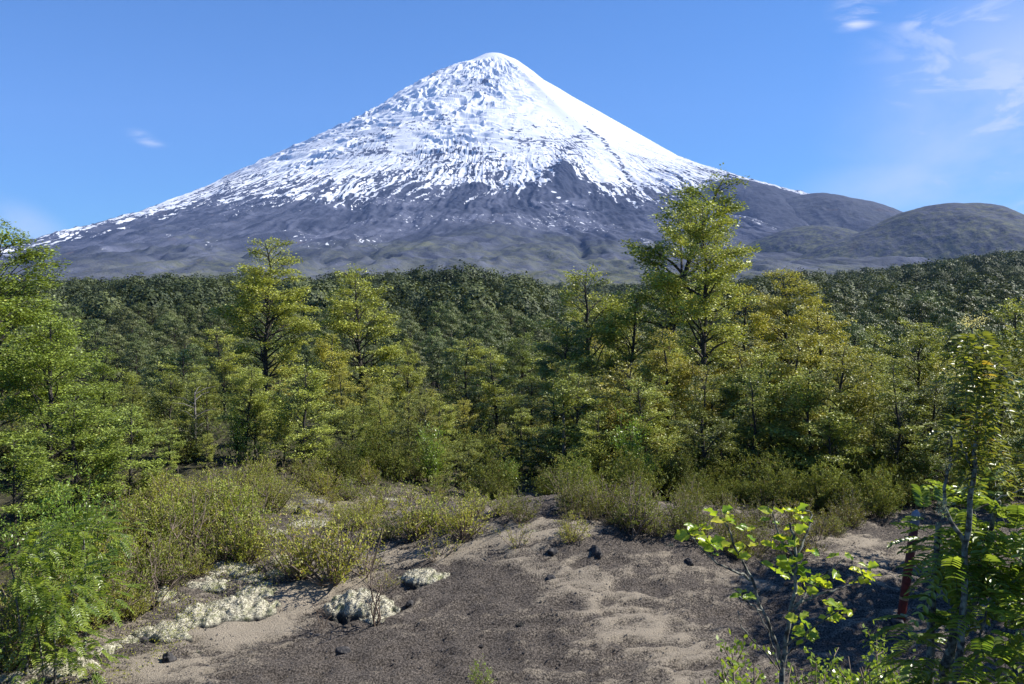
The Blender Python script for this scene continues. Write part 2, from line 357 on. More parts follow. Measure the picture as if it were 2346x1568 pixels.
cov = sst(-20, 20, dsn)                                    # where snow lies and smooths the ground
pm = sst(-.25, .25, fbm(MX / 650, MY / 650, 3, 131)); rgh = np.clip(sst(130, 10, dsn) * .9 + glac * .5 + .32 * pm, 0, 1)
rgh = rgh * (1 - .9 * np.clip(np.exp(-((U - 1150) / 75) ** 2 - ((Vv - 315) / 40) ** 2) + np.exp(-((U - 1385) / 40) ** 2 - ((Vv - 395) / 60) ** 2) + np.exp(-((U - 920) / 45) ** 2 - ((Vv - 325) / 25) ** 2), 0, 1))
rgh = rgh * cov + (1 - cov)
crev = ridged(PH * 6 + warp * 1.3 + fbm(MX / 300, MY / 300, 3, 15) * .4, RM / 210 + warp * 1.2, 3, 61) - .55
MZ2 = MZ + top * (glac * crev * 78 * (.45 + .55 * pm) + (1 - glac) * gul * (13 + 15 * low) * (1 - .8 * calm) * rgh + gul2 * (4 + 7 * low) * (1 - .7 * calm) * rgh + iso * (10 + 6 * low) * (1 - .5 * calm) * (.25 + .75 * rgh) + low * (ridged(MX / 520, MY / 520, 4, 12) - .6) * 16)
MZ2 += sst(90, 0, np.abs(dsn)) * (ridged(MX / 130 + warp, MY / 130, 4, 91) - .6) * 12
# the rib that divides the bright right side from the front, and the dark spur below it
MZ2 += 26 * np.exp(-((PH - radians(66) - .25 * RR) / .05) ** 2) * sst(.03, .1, RR) * sst(.42, .25, RR)
def put(u0, v0, su, sv, k): return k * np.exp(-((U - u0) / su) ** 2 - ((Vv - v0) / sv) ** 2)
MZ2 += put(1300, 400, 34, 34, 60) + put(1265, 430, 40, 30, 30) + put(1120, 520, 120, 30, 50) + put(1330, 560, 16, 24, -34) + put(1352, 580, 30, 10, -20) + put(1000, 570, 160, 22, 35) + put(1250, 590, 120, 14, 30)
foot = sst(.55, .8, RR)
MZ2 += foot * (ridged(MX / 420, MY / 200, 4, 19) - .6) * 7
jag = (ridged(PH * 60 + warp * 3 + iso * .6, RM / 520 + iso * .4, 5, 25, .65) - .58) * (50 + 35 * sst(450, 800, U)) + iso * 22
rockn = ridged(PH * 105 + warp * 5 + iso * .8, RM / 330 + iso * .8, 4, 52) + .25 * fbm(MX / 40, MY / 40, 2, 57)
rockc = ridged(PH * 17 + warp * 2 + iso, RM / 95 + warp * 2, 3, 53)
snow = sst(-16, 16, dsn + jag)
def rank(a):
    q = np.sort(a[::7, ::7].ravel()); return np.interp(a, q[::200], np.linspace(0, 1, len(q[::200])))
rkn, rkc = rank(rockn), rank(rockc)
patch = fbm(MX / 700, MY / 700, 3, 101)
frac = .33 * sst(80, -10, dsn) + .12 * sst(200, 40, dsn) + .03
frac = frac * (.5 + 1.3 * sst(-.2, .3, patch))
frac = frac * (1 - .95 * np.clip(put(1150, 315, 75, 40, 1) + put(1385, 400, 40, 60, 1) + put(920, 325, 45, 25, 1) + put(1300, 290, 60, 30, .8) + sst(1180, 1240, U) * sst(300, 240, Vv), 0, 1))
frac = frac * (1 - .75 * sst(1150, 1250, U) * sst(60, 120, dsn))
snow = snow * (1 - .95 * sst(1 - frac - .03, 1 - frac + .03, rkn))
snow = snow * (1 - .9 * sst(.86, .93, rkc) * sst(-.1, .2, patch) * glac)
snow = snow * (1 - .9 * sst(.90, .95, rkc) * sst(200, 60, dsn) * sst(900, 1000, U) * sst(1400, 1300, U))
for (u0, v0, su, sv) in [(1230, 325, 60, 14), (1330, 320, 26, 16), (1180, 300, 22, 8), (1060, 240, 30, 8), (1020, 268, 30, 8), (860, 350, 50, 10), (1120, 185, 30, 4), (1190, 262, 30, 5), (1215, 290, 22, 5)]:
    snow = snow * (1 - put(u0, v0, su, sv, 1) * sst(.55, .7, rank(ridged(MX / 110, MY / 110, 3, 66))))
fl = fbm(MX / 60, MY / 60, 3, 111); flm = sst(-.02, .3, fbm(MX / 800 + 4, MY / 800, 3, 112)) * sst(600, 560, Vv)
for (u0, v0, su, sv) in [(700, 535, 70, 20), (850, 560, 60, 22), (480, 560, 60, 14), (830, 505, 60, 14), (960, 500, 70, 14)]: flm = np.maximum(flm, put(u0, v0, su, sv, 1.1))
fleck = sst(.22, .42, fl + .12 * flm) * flm
# the rocky line that bounds the right-hand snow lobe
lu = np.interp(Vv, [285, 300, 325, 360, 400, 435], [1325, 1345, 1378, 1412, 1440, 1458]); wl_ = np.abs(U - lu + iso * 14)
snow = snow * (1 - .9 * sst(7, 3, wl_) * sst(285, 305, Vv) * sst(445, 425, Vv) * sst(.25, .5, rank(fbm(MX / 45, MY / 45, 3, 141))))
sf = rank(ridged(MX / 60, MY / 160 + RM / 200, 3, 151)); snow = snow * (1 - .7 * sst(.955, .985, sf) * sst(1190, 1260, U) * sst(140, 190, Vv) * sst(330, 300, Vv))
str_ = rank(ridged(PH * 130 + warp * 4, RM / 800, 3, 142)); snow = snow * (1 - .85 * sst(.86, .93, str_) * sst(8, 30, U - lu) * sst(300, 340, Vv))
fr2 = rank(ridged(a_ * 22, RM / 60, 3, 113) + .6 * fbm(MX / 25, MY / 25, 2, 114)); snow = np.maximum(snow, sst(.95 - .10 * flm, .995 - .08 * flm, fr2) * (.2 + .42 * flm) * (dsn < 0) * sst(640, 560, Vv))
snow = np.maximum(snow, put(1268, 447, 9, 1.6, .9) + put(1280, 454, 7, 1.5, .9))
tone = np.clip(.28 + .85 * (ridged(a_ * 2.6, b_ * .5, 4, 88) - .55) + .5 * fbm(MX / 120, MY / 120, 4, 86) + .55 * fleck + .18 * flm - put(1335, 565, 18, 24, .4) - put(1300, 415, 45, 30, .35) + .22 * sst(560, 640, Vv), 0, 1)
scrub = sst(545, 620, Vv + fbm(a_ * .8, b_ * 3, 4, 99) * 90) * (.55 + .45 * sst(-.1, .25, fbm(MX / 350, MY / 350, 4, 98))) * sst(150, 900, U + 300)
for (u0, v0, su, sv) in [(440, 545, 60, 12), (1250, 560, 200, 22), (1450, 575, 70, 30), (600, 585, 90, 10)]: scrub = np.maximum(scrub, put(u0, v0, su, sv, .75) * sst(-.2, .2, fbm(MX / 200, MY / 90, 3, 97)))
mm = mesh_np('mountain', np.stack([MX, MY, MZ2], -1).reshape(-1, 3), grid_faces(*MX.shape)[:, ::-1], M_mtn, {'snow': snow.ravel(), 'tone': tone.ravel(), 'scrub': scrub.ravel()}, True)
tag(link('mountain', mm), 'snow-capped volcanic cone with dark lava slopes', kind='structure')

def ridge_hill(label, pts, Yh, slope, w, tone0, scrub0, seed):
    pts = np.array(pts, float); xs = (pts[:, 0] - CU) / FL * Yh; zs = EYE + (HV - pts[:, 1]) / FL * Yh
    nx, ny = 420, 260
    X, Yg = np.meshgrid(np.linspace(xs[0], xs[-1], nx), np.linspace(-1, 1, ny))
    depth = (zs.max() - 20) / slope; Yw = Yh + np.sign(Yg) * np.abs(Yg) ** 1.3 * depth
    d = np.abs(Yw - Yh); q = np.sqrt(d * d + w * w) - w
    cx = xs[np.argmax(zs)]; Xs = cx + (X - cx) * (1 + .25 * d / depth)
    # smooth silhouette
    fine = np.linspace(xs[0], xs[-1], 600); zf = np.interp(fine, xs, zs); kz = np.hanning(31); kz /= kz.sum(); zf = np.convolve(np.pad(zf, 15, mode='edge'), kz, 'valid')
    Z = np.interp(Xs, fine, zf) - slope * q
    Z += (ridged(X / 260, Yw / 500, 4, seed) - .6) * 16 * sst(0, 200, q) + fbm(X / 90, Yw / 90, 4, seed + 1) * 7
    v = HV - FL * (Z - EYE) / Yw
    t = np.clip(tone0 + .35 * fbm(X / 150, Yw / 150, 4, seed + 2) + .42 * fbm(X / 24, Yw / 24, 3, seed + 7, .7), 0, 1)
    s = np.clip(scrub0 * (1 + 2.0 * fbm(X / 120, Yw / 120, 4, seed + 3) + 2.6 * fbm(X / 16, Yw / 16, 2, seed + 13)) + .5 * sst(540, 600, v), 0, 1)
    sn = sst(.45, .6, fbm(X / 40, Yw / 20, 3, seed + 5)) * sst(560, 590, v) * .25
    me = mesh_np('hill', np.stack([X, Yw, Z], -1).reshape(-1, 3), grid_faces(ny, nx), M_mtn, {'snow': sn.ravel(), 'tone': t.ravel(), 'scrub': s.ravel()}, True)
    tag(link('hill', me), label, kind='structure')
ridge_hill('bare grey-brown dome at the right foot of the snow', [(1400, 580), (1480, 500), (1560, 458), (1608, 436), (1640, 416), (1669, 411), (1700, 413), (1760, 428), (1823, 447), (1870, 462), (1950, 500), (2060, 560)], 4700, .40, 170, .10, .03, 201)
ridge_hill('reddish brown cinder cone with a low pointed crest', [(1560, 600), (1640, 530), (1720, 485), (1780, 462), (1823, 451), (1850, 446), (1874, 443), (1920, 450), (1960, 458), (1998, 466), (2030, 477), (2065, 493), (2110, 515), (2200, 560), (2300, 600)], 4300, .38, 150, .22, .10, 221)
ridge_hill('small low cinder cone in front of the larger ones', [(1600, 620), (1690, 575), (1738, 550), (1790, 528), (1840, 519), (1880, 517), (1920, 521), (1962, 536), (2020, 560), (2100, 600)], 3000, .36, 100, .16, .55, 241)
ridge_hill('broad flat-topped cinder cone with scrub on its flanks', [(1740, 640), (1800, 602), (1872, 567), (1962, 536), (2012, 512), (2067, 487), (2110, 475), (2145, 470), (2190, 468), (2238, 466), (2265, 470), (2300, 485), (2346, 503), (2420, 540), (2550, 600), (2700, 650)], 2650, .40, 110, .30, .48, 261)

# ================================================================== plants
def gen_tree(seed, H, W, cb, nl, leaf, tr, dens=1.0, prof='layer', lean=0.0, leanaz=0.0, sec=9, flat=.5, gap=1.0):
    """trunk with limbs, and a crown of flat sprays of leaves carried by the twigs"""
    R = RS(seed); T = Tubes()
    hz = np.linspace(0, H, 14); wob = np.cumsum(R.randn(14, 2) * .018 * H, 0) * np.linspace(0, 1, 14)[:, None] * .6
    TP = np.stack([wob[:, 0] + lean * cos(leanaz) * hz * (hz / H) ** .4, wob[:, 1] + lean * sin(leanaz) * hz * (hz / H) ** .4, hz], 1)
    TR = tr * 1.35 * (1 - hz / H) ** .8 * .93 + .012; TR[0] *= 1.5
    T.add(TP, TR, 8)
    tp = lambda z: np.array([np.interp(z, hz, TP[:, i]) for i in range(3)])
    SP, SD, SL, ST = [], [], [], []                       # secondary branches
    for i in range(nl):
        s = (i + .5) / nl; z0 = H * (cb + (1 - cb) * s ** .92) * (1 - .04 * R.rand())
        if prof == 'layer': w = .35 + .65 * sin(pi * min(1, .28 + .62 * s)) if s < .75 else .35 + .65 * sin(pi * .745) * (1 - (s - .75) / .25 * .8)
        elif prof == 'dome': w = math.sqrt(max(.10, 1 - s ** 2.6)) * (.7 + .3 * min(1, s * 3))
        elif prof == 'cone': w = (1.06 - s) ** .6 * (.75 + .25 * min(1, s * 5))
        L = W / 2 * w * R.uniform(.5, 1.22) * (1.12 if R.rand() < .2 else 1); az = i * 2.399 + R.randn() * .9
        fork = (i % 8 == 3 and s < .7); el0 = radians(R.uniform(66, 76) if fork else R.uniform(18, 58) + 22 * s ** 1.5); L *= 1.55 if fork else 1.0; z0 = max(.05 * H, z0 - L * .35); n = 7; p = tp(z0); P = [p]; sway = R.randn() * .12
        azz = az
        for k in range(1, n):
            e = el0 * (1 - (.55 if fork else 1.05) * (k / n) ** 1.2) + R.randn() * .10; azz += sway + R.randn() * .14
            p = p + np.array([cos(azz) * cos(e), sin(azz) * cos(e), sin(e)]) * L / (n - 1); P.append(p)
        P = np.array(P); r0 = max(.012, tr * .42 * (1 - s) ** .5 * min(1.0, L / (W * .35)))
        T.add(P, np.linspace(r0 * 1.3, .007, n), 5)
        ns = max(3, int(sec * L / (W / 2) * R.uniform(.8, 1.2)) + 1)
        for j in range(ns):
            q = .46 + .54 * (j + R.rand() * .6) / ns; q = min(q, 1.0); fi = q * (n - 1); a = int(min(fi, n - 2)); pp = P[a] + (P[a + 1] - P[a]) * (fi - a)
            d = P[a + 1] - P[a]; d = d / np.linalg.norm(d)
            side = 1 if j % 2 else -1; an = side * radians(R.uniform(28, 62)) * (1 - .7 * (q > .93))
            c, s_ = cos(an), sin(an); dd = np.array([d[0] * c - d[1] * s_, d[0] * s_ + d[1] * c, d[2] * .5 + R.uniform(-.05, .30)]); dd /= np.linalg.norm(dd)
            l2 = (L * .42 * (1.25 - q) + .055 * W) * R.uniform(.7, 1.25)
            SP.append(pp); SD.append(dd); SL.append(l2); ST.append(R.rand())
            if l2 > .35: T.add(np.array([pp, pp + dd * l2 * .5, pp + dd * l2 * .9 - np.array([0, 0, .05 * l2])]), np.array([max(.008, r0 * .3), .006, .003]), 3)
    for k in range(5):                                    # leader
        z0 = H * (.93 + .07 * k / 5); az = R.rand() * 6.28; SP.append(tp(z0)); SD.append(nrm(np.array([cos(az), sin(az), .9]))); SL.append(.04 * W + .05 * H * R.rand()); ST.append(R.rand())
    SP, SD, SL, ST = map(np.array, (SP, SD, SL, ST))
    tw = leaf * 2.7 / dens
    P_, D_, L_, T_ = [], [], [], []
    for k in range(int(SL.max() / tw) + 1):
        u = (k + .3) * tw; m = SL > u
        if not m.any(): break
        f = u / SL[m]; base = SP[m] + SD[m] * u[..., None] if np.ndim(u) else SP[m] + SD[m] * u
        base[:, 2] -= .10 * SL[m] * f ** 2
        for sg in (1, -1):
            a = sg * R.uniform(.5, 1.0, m.sum()); d = rotz(SD[m], a); d[:, 2] = d[:, 2] * .4 + R.randn(m.sum()) * .16 * flat
            P_.append(base + R.randn(*base.shape) * leaf * .25); D_.append(nrm(d)); L_.append((SL[m] * .50 * (1 - .7 * f) + leaf * 1.4) * R.uniform(.6, 1.2, m.sum())); T_.append(ST[m])
    P_, D_, L_, T_ = map(np.concatenate, (P_, D_, L_, T_))
    LP, LA, LN, LT = [], [], [], []; sp = leaf * .72; T_ = np.clip(.55 * T_ + .55 * R.rand(len(T_)), 0, 1); P_[:, 2] += R.randn(len(P_)) * leaf * .55
    for k2 in range(2 * int(L_.max() / sp) + 2):
        k = k2 // 2; m = L_ > k * sp; m &= R.rand(len(m)) < gap * .85
        if not m.any(): continue
        n = m.sum(); pos = P_[m] + D_[m] * k * sp; pos[:, 2] -= .25 * (k * sp) ** 2 / (L_[m] + .2)
        a = rotz(D_[m], R.choice([-1, 1], n) * R.uniform(.3, 1.1, n)); a[:, 2] += R.uniform(-.35, .35, n)
        LP.append(pos + R.randn(n, 3) * leaf * np.array([.42, .42, .5])); LA.append(a); LN.append(np.stack([R.randn(n) * .65, R.randn(n) * .65, np.ones(n)], 1)); LT.append(T_[m])
    LP, LA, LN, LT = map(np.concatenate, (LP, LA, LN, LT)); n = len(LP)
    tint = np.clip(.02 + .62 * LT + .32 * R.rand(n), 0, .92); acc = R.rand(n) < .015; tint[acc] = 1
    V, F, tn = leaf_quads(LP, LA, nrm(LN), leaf * R.uniform(.75, 1.3, n), leaf * R.uniform(.5, .8, n), tint)
    return T, (V, F, tn), n
def tree_proto(seed, mats=(None, None), **kw):
    T, (V, F, tn), n = gen_tree(seed, **kw)
    return T.mesh('trunk', mats[1] or M_bark), mesh_np('crown', V, F, mats[0] or M_beech, {'tint': tn})

def gen_bush(seed, H, R0, nst, leaf, nper, kind='round', spread=1.0, wl_=.6, twig_mat=None):
    """many stems from one root, leaves on the outer part of every twig"""
    R = RS(seed); T = Tubes(); LP, LA, LN, LT = [], [], [], []
    for i in range(nst):
        az = i * 2.399 + R.rand(); k = math.sqrt((i + .5) / nst); rad = R0 * k * spread; h = H * (R.uniform(.75, 1.05) if kind == 'column' else (1 - .45 * k * k) * R.uniform(.7, 1.1))
        n = 6; t = np.linspace(0, 1, n); st = np.stack([cos(az) * rad * t ** (.9 if kind == 'column' else .75), sin(az) * rad * t ** (.9 if kind == 'column' else .75), h * t ** 1.1], 1) + np.cumsum(R.randn(n, 3) * .02 * H, 0) * t[:, None]
        T.add(st, np.linspace(.008 + .006 * H, .003, n), 4)
        nb = int(5 + 4 * H)
        for j in range(nb):
            q = R.uniform(.25, 1); fi = q * (n - 1); a = int(min(fi, n - 2)); p = st[a] + (st[a + 1] - st[a]) * (fi - a)
            e = R.uniform(.1, 1.2); az2 = R.rand() * 6.28; d = np.array([cos(az2) * cos(e), sin(az2) * cos(e), sin(e)]); l = H * R.uniform(.10, .26)
            if R.rand() < .55: T.add(np.array([p, p + d * l]), np.array([.004, .002]), 3)
            m = max(2, int(nper * R.uniform(.5, 1.4))); u = R.uniform(.15, 1.05, m)
            LP.append(p + d * (l * u)[:, None] + R.randn(m, 3) * leaf * .55); a_ = nrm(R.randn(m, 3) + d * .9 + np.array([0, 0, .4])); LA.append(a_); LN.append(nrm(R.randn(m, 3) + np.array([0, 0, .8]))); LT.append(np.full(m, R.rand()))
    LP, LA, LN, LT = map(np.concatenate, (LP, LA, LN, LT)); n = len(LP)
    tint = np.clip(.1 + .4 * LT + .5 * R.rand(n), 0, .85); acc = R.rand(n) < .05; tint[acc] = 1
    V, F, tn = leaf_quads(LP, LA, LN, leaf * R.uniform(.7, 1.3, n), leaf * wl_ * R.uniform(.8, 1.2, n), tint)
    return T, (V, F, tn)
def bush_proto(seed, leafmat_, stemmat, **kw):
    T, (V, F, tn) = gen_bush(seed, **kw)
    return T.mesh('stem', stemmat), mesh_np('foliage', V, F, leafmat_, {'tint': tn})

def place(kind, proto, pos, sc_, rz, label, cat, group=None, col=(1, 1, 1), names=('trunk', 'crown'), tilt=(0, 0), sz=None):
    e = bpy.data.objects.new(kind, None); C.objects.link(e); e.location = [float(a) for a in pos]; e.rotation_euler = (tilt[0], tilt[1], rz)
    e.scale = (sc_, sc_, sc_ * (sz or 1)); e.empty_display_size = .1
    tag(e, label, cat, group)
    for nm, me in zip(names, proto):
        o = link(nm, me, e); o.color = (*col, 1)
    return e

# ---- near southern beech trees
P_tall = tree_proto(11, H=10, W=5.4, cb=.38, nl=44, leaf=.115, tr=.13, prof='layer', sec=12)
P_tall2 = tree_proto(12, H=10, W=5.2, cb=.26, nl=62, leaf=.11, tr=.13, prof='layer', sec=12)
P_broad = tree_proto(13, H=8, W=5.6, cb=.14, nl=62, leaf=.11, tr=.12, prof='dome', sec=10)
P_broad2 = tree_proto(14, H=8, W=5.0, cb=.18, nl=56, leaf=.11, tr=.11, prof='layer', sec=10)
P_point = tree_proto(15, H=8, W=4.4, cb=.18, nl=58, leaf=.105, tr=.10, prof='cone', sec=11)
P_slim = tree_proto(16, H=7, W=3.0, cb=.26, nl=44, leaf=.095, tr=.075, prof='layer', sec=10)
P_slim2 = tree_proto(26, H=7, W=2.6, cb=.20, nl=44, leaf=.095, tr=.07, prof='dome', sec=10)
P_small = tree_proto(17, H=5, W=3.1, cb=.12, nl=46, leaf=.088, tr=.055, prof='dome', sec=10)
P_left = tree_proto(18, H=8, W=6.6, cb=.08, nl=84, leaf=.095, tr=.13, prof='dome', sec=11)
P_lean = tree_proto(19, H=10, W=4.2, cb=.48, nl=40, leaf=.11, tr=.15, prof='layer', sec=10, lean=.20, leanaz=0)
def tree_at(proto, H0, u, vtop, Y, label, rz=0, col=(1, 1, 1), group='southern beech trees around the clearing', wide=1.0, kind='beech_tree', cat='tree'):
    p = on(u, Y); ztop = EYE - (vtop - HV) / FL * Y; h = ztop - p[2]; s = h / H0
    p[2] -= .05
    e = place(kind, proto, p, s * wide, rz, label, cat, group, col, sz=1 / wide); return e
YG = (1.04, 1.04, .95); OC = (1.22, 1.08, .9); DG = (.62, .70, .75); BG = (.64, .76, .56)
near_trees = [
    (P_left, 8, -30, 525, 17, 'large light green beech at the left edge with broad layered boughs', .4, BG, 1.0),
    (P_broad, 8, 110, 720, 15.5, 'bright green bushy beech in front of the large one at the left edge', 1.3, BG, 1.0),
    (P_point, 8, 235, 790, 20, 'mid green beech stepping down from the left edge tree', 2.0, BG, 1.0),
    (P_tall2, 10, 608, 548, 30, 'tall open beech with a bare dark trunk, standing left of the middle against the slope', .0, YG, 1.0),
    (P_slim, 7, 515, 745, 26, 'slim beech with thin trunk, just left of the tall open beech', 1.0, (1, 1, 1), 1.25),
    (P_small, 5, 420, 800, 28, 'low grey-green beech between the left edge and the tall open beech', 2.2, (.9, .95, 1), 1.3),
    (P_broad2, 8, 830, 622, 33, 'bushy twin-topped beech left of the centre, cut off level with the forest edge', .6, YG, .95),
    (P_small, 5, 765, 765, 27, 'small yellow-green beech in front of the bushy twin-topped one', 3.0, OC, 1.1),
    (P_point, 8, 935, 775, 29, 'pointed mid green beech below the forested hump', 4.1, YG, .9),
    (P_slim, 7, 1070, 770, 31, 'thin beech with a bare dark stem and sparse crown near the centre', 5.0, (.9, .9, .85), 1.2),
    (P_slim, 7, 1140, 790, 28, 'narrow bright beech just right of the bare-stemmed one', .3, YG, 1.1),
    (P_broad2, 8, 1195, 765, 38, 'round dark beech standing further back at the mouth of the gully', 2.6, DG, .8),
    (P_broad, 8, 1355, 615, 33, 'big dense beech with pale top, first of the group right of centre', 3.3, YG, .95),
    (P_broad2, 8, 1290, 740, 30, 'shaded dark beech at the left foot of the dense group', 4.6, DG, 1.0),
    (P_broad, 8, 1440, 660, 31, 'dense beech pressed against the big pale-topped one', 5.5, (.95, .98, .9), .9),
    (P_lean, 10, 1500, 408, 31, 'tallest dark beech leaning right, its thin top crossing the snow', -.1, (.75, .82, .8), 1.0),
    (P_tall, 10, 1605, 462, 27, 'tall flat-layered beech with dark forked trunk in front of the leaning one', 1.9, YG, .8),
    (P_broad2, 8, 1540, 800, 25, 'leafy beech hiding the foot of the two tallest trees', .9, YG, 1.0),
    (P_point, 8, 1700, 655, 29, 'yellow-green beech right beside the tall flat-layered one', 2.4, OC, 1.0),
    (P_tall2, 10, 1810, 618, 31, 'thin-topped ochre beech with a long bough reaching right', 3.9, OC, .9),
    (P_broad, 8, 1730, 800, 22, 'wide beech with a thick forked trunk rising from the path edge', 5.2, YG, .95),
    (P_broad2, 8, 1890, 700, 28, 'rusty tinted beech right of the thin-topped one', .2, OC, 1.0),
    (P_point, 8, 1995, 745, 27, 'pointed yellow-green beech above the far bend of the path', 1.1, YG, 1.0),
    (P_broad, 8, 1880, 880, 23, 'low spreading beech with flat yellow boughs behind the sapling', 2.9, YG, .9),
    (P_broad2, 8, 2100, 740, 29, 'olive green beech left of the stem with bronze leaves', 4.4, (1, 1, .9), 1.0),
    (P_small, 5, 2060, 900, 22, 'small dark beech beside the path above the red post', 5.8, DG, 1.2),
    (P_broad, 8, 2330, 690, 22, 'green beech rising at the right edge', .7, YG, .9),
    (P_point, 8, 2215, 780, 25, 'bushy beech behind the stem with bronze leaves', 1.8, (1, 1, .9), 1.0),
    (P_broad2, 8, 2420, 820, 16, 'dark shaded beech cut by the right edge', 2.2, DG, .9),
    (P_small, 5, 330, 960, 19, 'small beech with several dark stems at the edge of the left thicket', .5, (.9, 1, .9), 1.2),
    (P_small, 5, 640, 930, 24, 'small grey-green beech under the tall open one', 1.5, (1, .95, .9), 1.2),
    (P_small, 5, 870, 880, 24, 'leafy young beech left of the centre thicket', 2.5, YG, 1.1),
    (P_small, 5, 1010, 900, 23, 'young yellow-green beech in the centre thicket', 3.5, YG, 1.1),
    (P_slim, 7, 1370, 900, 21, 'young beech with a slender dark stem, its foot in the shrubs right of centre', 4.5, (1, 1, 1), 1.2),
    (P_small, 5, 1240, 960, 24, 'dusky young beech right of the centre thicket', 5.5, DG, 1.2),
    (P_small, 5, 1640, 960, 20, 'young beech left of the thick forked trunk', .1, (1, 1, .9), 1.1),
    (P_small, 5, 2170, 980, 17, 'dark young beech behind the stems at right', 1.2, DG, 1.3),
    (P_small, 5, 1960, 1010, 19, 'young beech above the shaded bend of the path', 2.3, (1, 1, .9), 1.1),
    (P_slim, 7, 460, 870, 22, 'narrow beech with pale thin branches in the left thicket', 3.7, YG, 1.1),
    (P_slim2, 7, 385, 960, 15.6, 'young beech standing forward at the left edge of the low shrubs', 1.1, (.9, 1, .9), 1.2),
    (P_small, 5, 300, 930, 14.6, 'bushy young beech just right of the left edge trees', 2.1, (.8, .92, .8), 1.2),
    (P_slim, 7, 470, 985, 17.0, 'thin young beech behind the grey leafless shrub', 3.1, (1, 1, .95), 1.2),
    (P_small, 5, 560, 1010, 17.6, 'short round beech at the back of the low shrubs', 4.1, (.7, .8, .7), 1.1),
    (P_slim2, 7, 655, 1000, 18.8, 'short narrow beech above the pale boulder', 5.1, (1, 1, .95), 1.1),
    (P_slim, 7, 745, 960, 19.6, 'sparse young beech behind the pale boulder and the low shrubs', .6, (.9, .95, .85), 1.1),
    (P_small, 5, 175, 900, 13.5, 'low green beech bough mass at the left edge of the clearing', 4.7, BG, 1.2),
    (P_small, 5, 30, 1000, 12, 'nearest low beech at the left edge', 5.7, BG, 1.1),
]
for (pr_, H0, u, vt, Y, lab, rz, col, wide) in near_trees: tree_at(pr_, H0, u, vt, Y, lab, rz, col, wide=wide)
R = RS(55)
top_u = [-100, 60, 200, 330, 450, 560, 700, 800, 950, 1060, 1180, 1260, 1330, 1500, 1650, 1800, 1900, 2050, 2200, 2400]; top_v = [700, 780, 900, 880, 860, 820, 800, 820, 830, 850, 850, 820, 740, 740, 760, 760, 780, 790, 800, 760]
for k in range(128):
    Y = 18.5 + 21 * ((k * .618) % 1) ** .9; u = -80 + 2520 * ((k * .7548 + .13) % 1); vt = np.interp(u, top_u, top_v) + R.uniform(0, 150) * (1.3 - (Y - 18) / 22)
    if u < 900 and Y < 20: Y += 3
    pr_, H0 = [(P_small, 5), (P_point, 8), (P_slim2, 7), (P_slim, 7), (P_broad2, 8), (P_slim2, 7)][R.randint(6)]; c = R.uniform(.6, 1.15)
    tree_at(pr_, H0, u, vt, Y, 'leafy young beech in the thicket behind the clearing, below the tall crowns', R.rand() * 6.28, (c * R.uniform(.95, 1.2), c, c * .95), 'young beeches of the thicket', 1.15, 'young_beech')
for k in range(54):
    u = 250 + 1950 * ((k * .618 + .07) % 1); Y = R.uniform(17.2, 21.5) + (1.5 if 900 < u < 1300 else 0); vt = R.uniform(830, 985) + (60 if 700 < u < 1250 else 0)
    pr_, H0 = [(P_slim2, 7), (P_slim, 7), (P_small, 5), (P_slim, 7)][R.randint(4)]; c = R.uniform(.5, 1.1)
    tree_at(pr_, H0, u, vt, Y, 'slender young beech with a dark stem at the front of the thicket', R.rand() * 6.28, (c, c * 1.04, c * .95), 'young beeches at the front of the thicket', 1.1, 'young_beech')
for (x, y, h, lab) in [(8.3, 12.0, 4.6, 'beech beyond the right edge whose shade falls across the path'), (9.3, 10.8, 5.4, 'second beech beyond the right edge shading the path')]:
    place('beech_tree', P_small, (x, y, float(G(x, y))), h / 5, x, lab, 'tree', 'southern beech trees around the clearing')

# ---- mid-distance evergreen forest, tree by tree
def clump_tree(seed, H, W, nb, leaf):
    """rounded crown made of separate leafy heads on ascending limbs"""
    R = RS(seed); T = Tubes(); hz = np.linspace(0, H * .93, 9); TP = np.stack([np.cumsum(R.randn(9) * .08), np.cumsum(R.randn(9) * .08), hz], 1); T.add(TP, .17 * (1 - hz / H) ** .8 + .02, 7)
    V_, F_, t_ = [], [], []; off = 0
    for i in range(nb):
        s = (i + .5) / nb; z = H * (.22 + .74 * s); w = W / 2 * math.sqrt(max(.05, 1 - (max(0, s - .25) / .8) ** 2)) * R.uniform(.45, .9); az = i * 2.399 + R.randn() * .3
        if i >= nb - 2: w *= .3
        c = np.array([cos(az) * w, sin(az) * w, z]); rb = W * R.uniform(.13, .21) * (1.1 - .3 * s); b = TP[int(np.clip((z - w * .7) / H / .93 * 8, 0, 8))]
        T.add(np.array([b, (b + c) / 2 + np.array([0, 0, -.1 * w]), c]), np.array([.06, .04, .015]), 4)
        n = int(55 * (rb / leaf) ** 2 * .16) + 60; d = nrm(R.randn(n, 3)); d[:, 2] = np.abs(d[:, 2]) * .9 - .25 * (R.rand(n) < .4); rad = rb * (.8 + .5 * noise(d[:, 0] * 2.2 + i, d[:, 1] * 2.2 + d[:, 2], seed)) * R.uniform(.7, 1.08, n)
        P = c + d * rad[:, None] * np.array([1.25, 1.25, .72]); A = nrm(np.cross(d, R.randn(n, 3)) + np.array([0, 0, -.2]))
        V, F, t = leaf_quads(P, A, nrm(d + np.array([0, 0, .7]) + R.randn(n, 3) * .5), leaf * R.uniform(.7, 1.4, n), leaf * R.uniform(.5, .9, n), np.clip(.25 * R.rand() + .1 + .6 * R.rand(n), 0, .9)); V_.append(V); F_.append(F + off); t_.append(t); off += len(V)
    return T.mesh('trunk', M_bark), mesh_np('crown', np.concatenate(V_), np.concatenate(F_), M_dark, {'tint': np.concatenate(t_)})
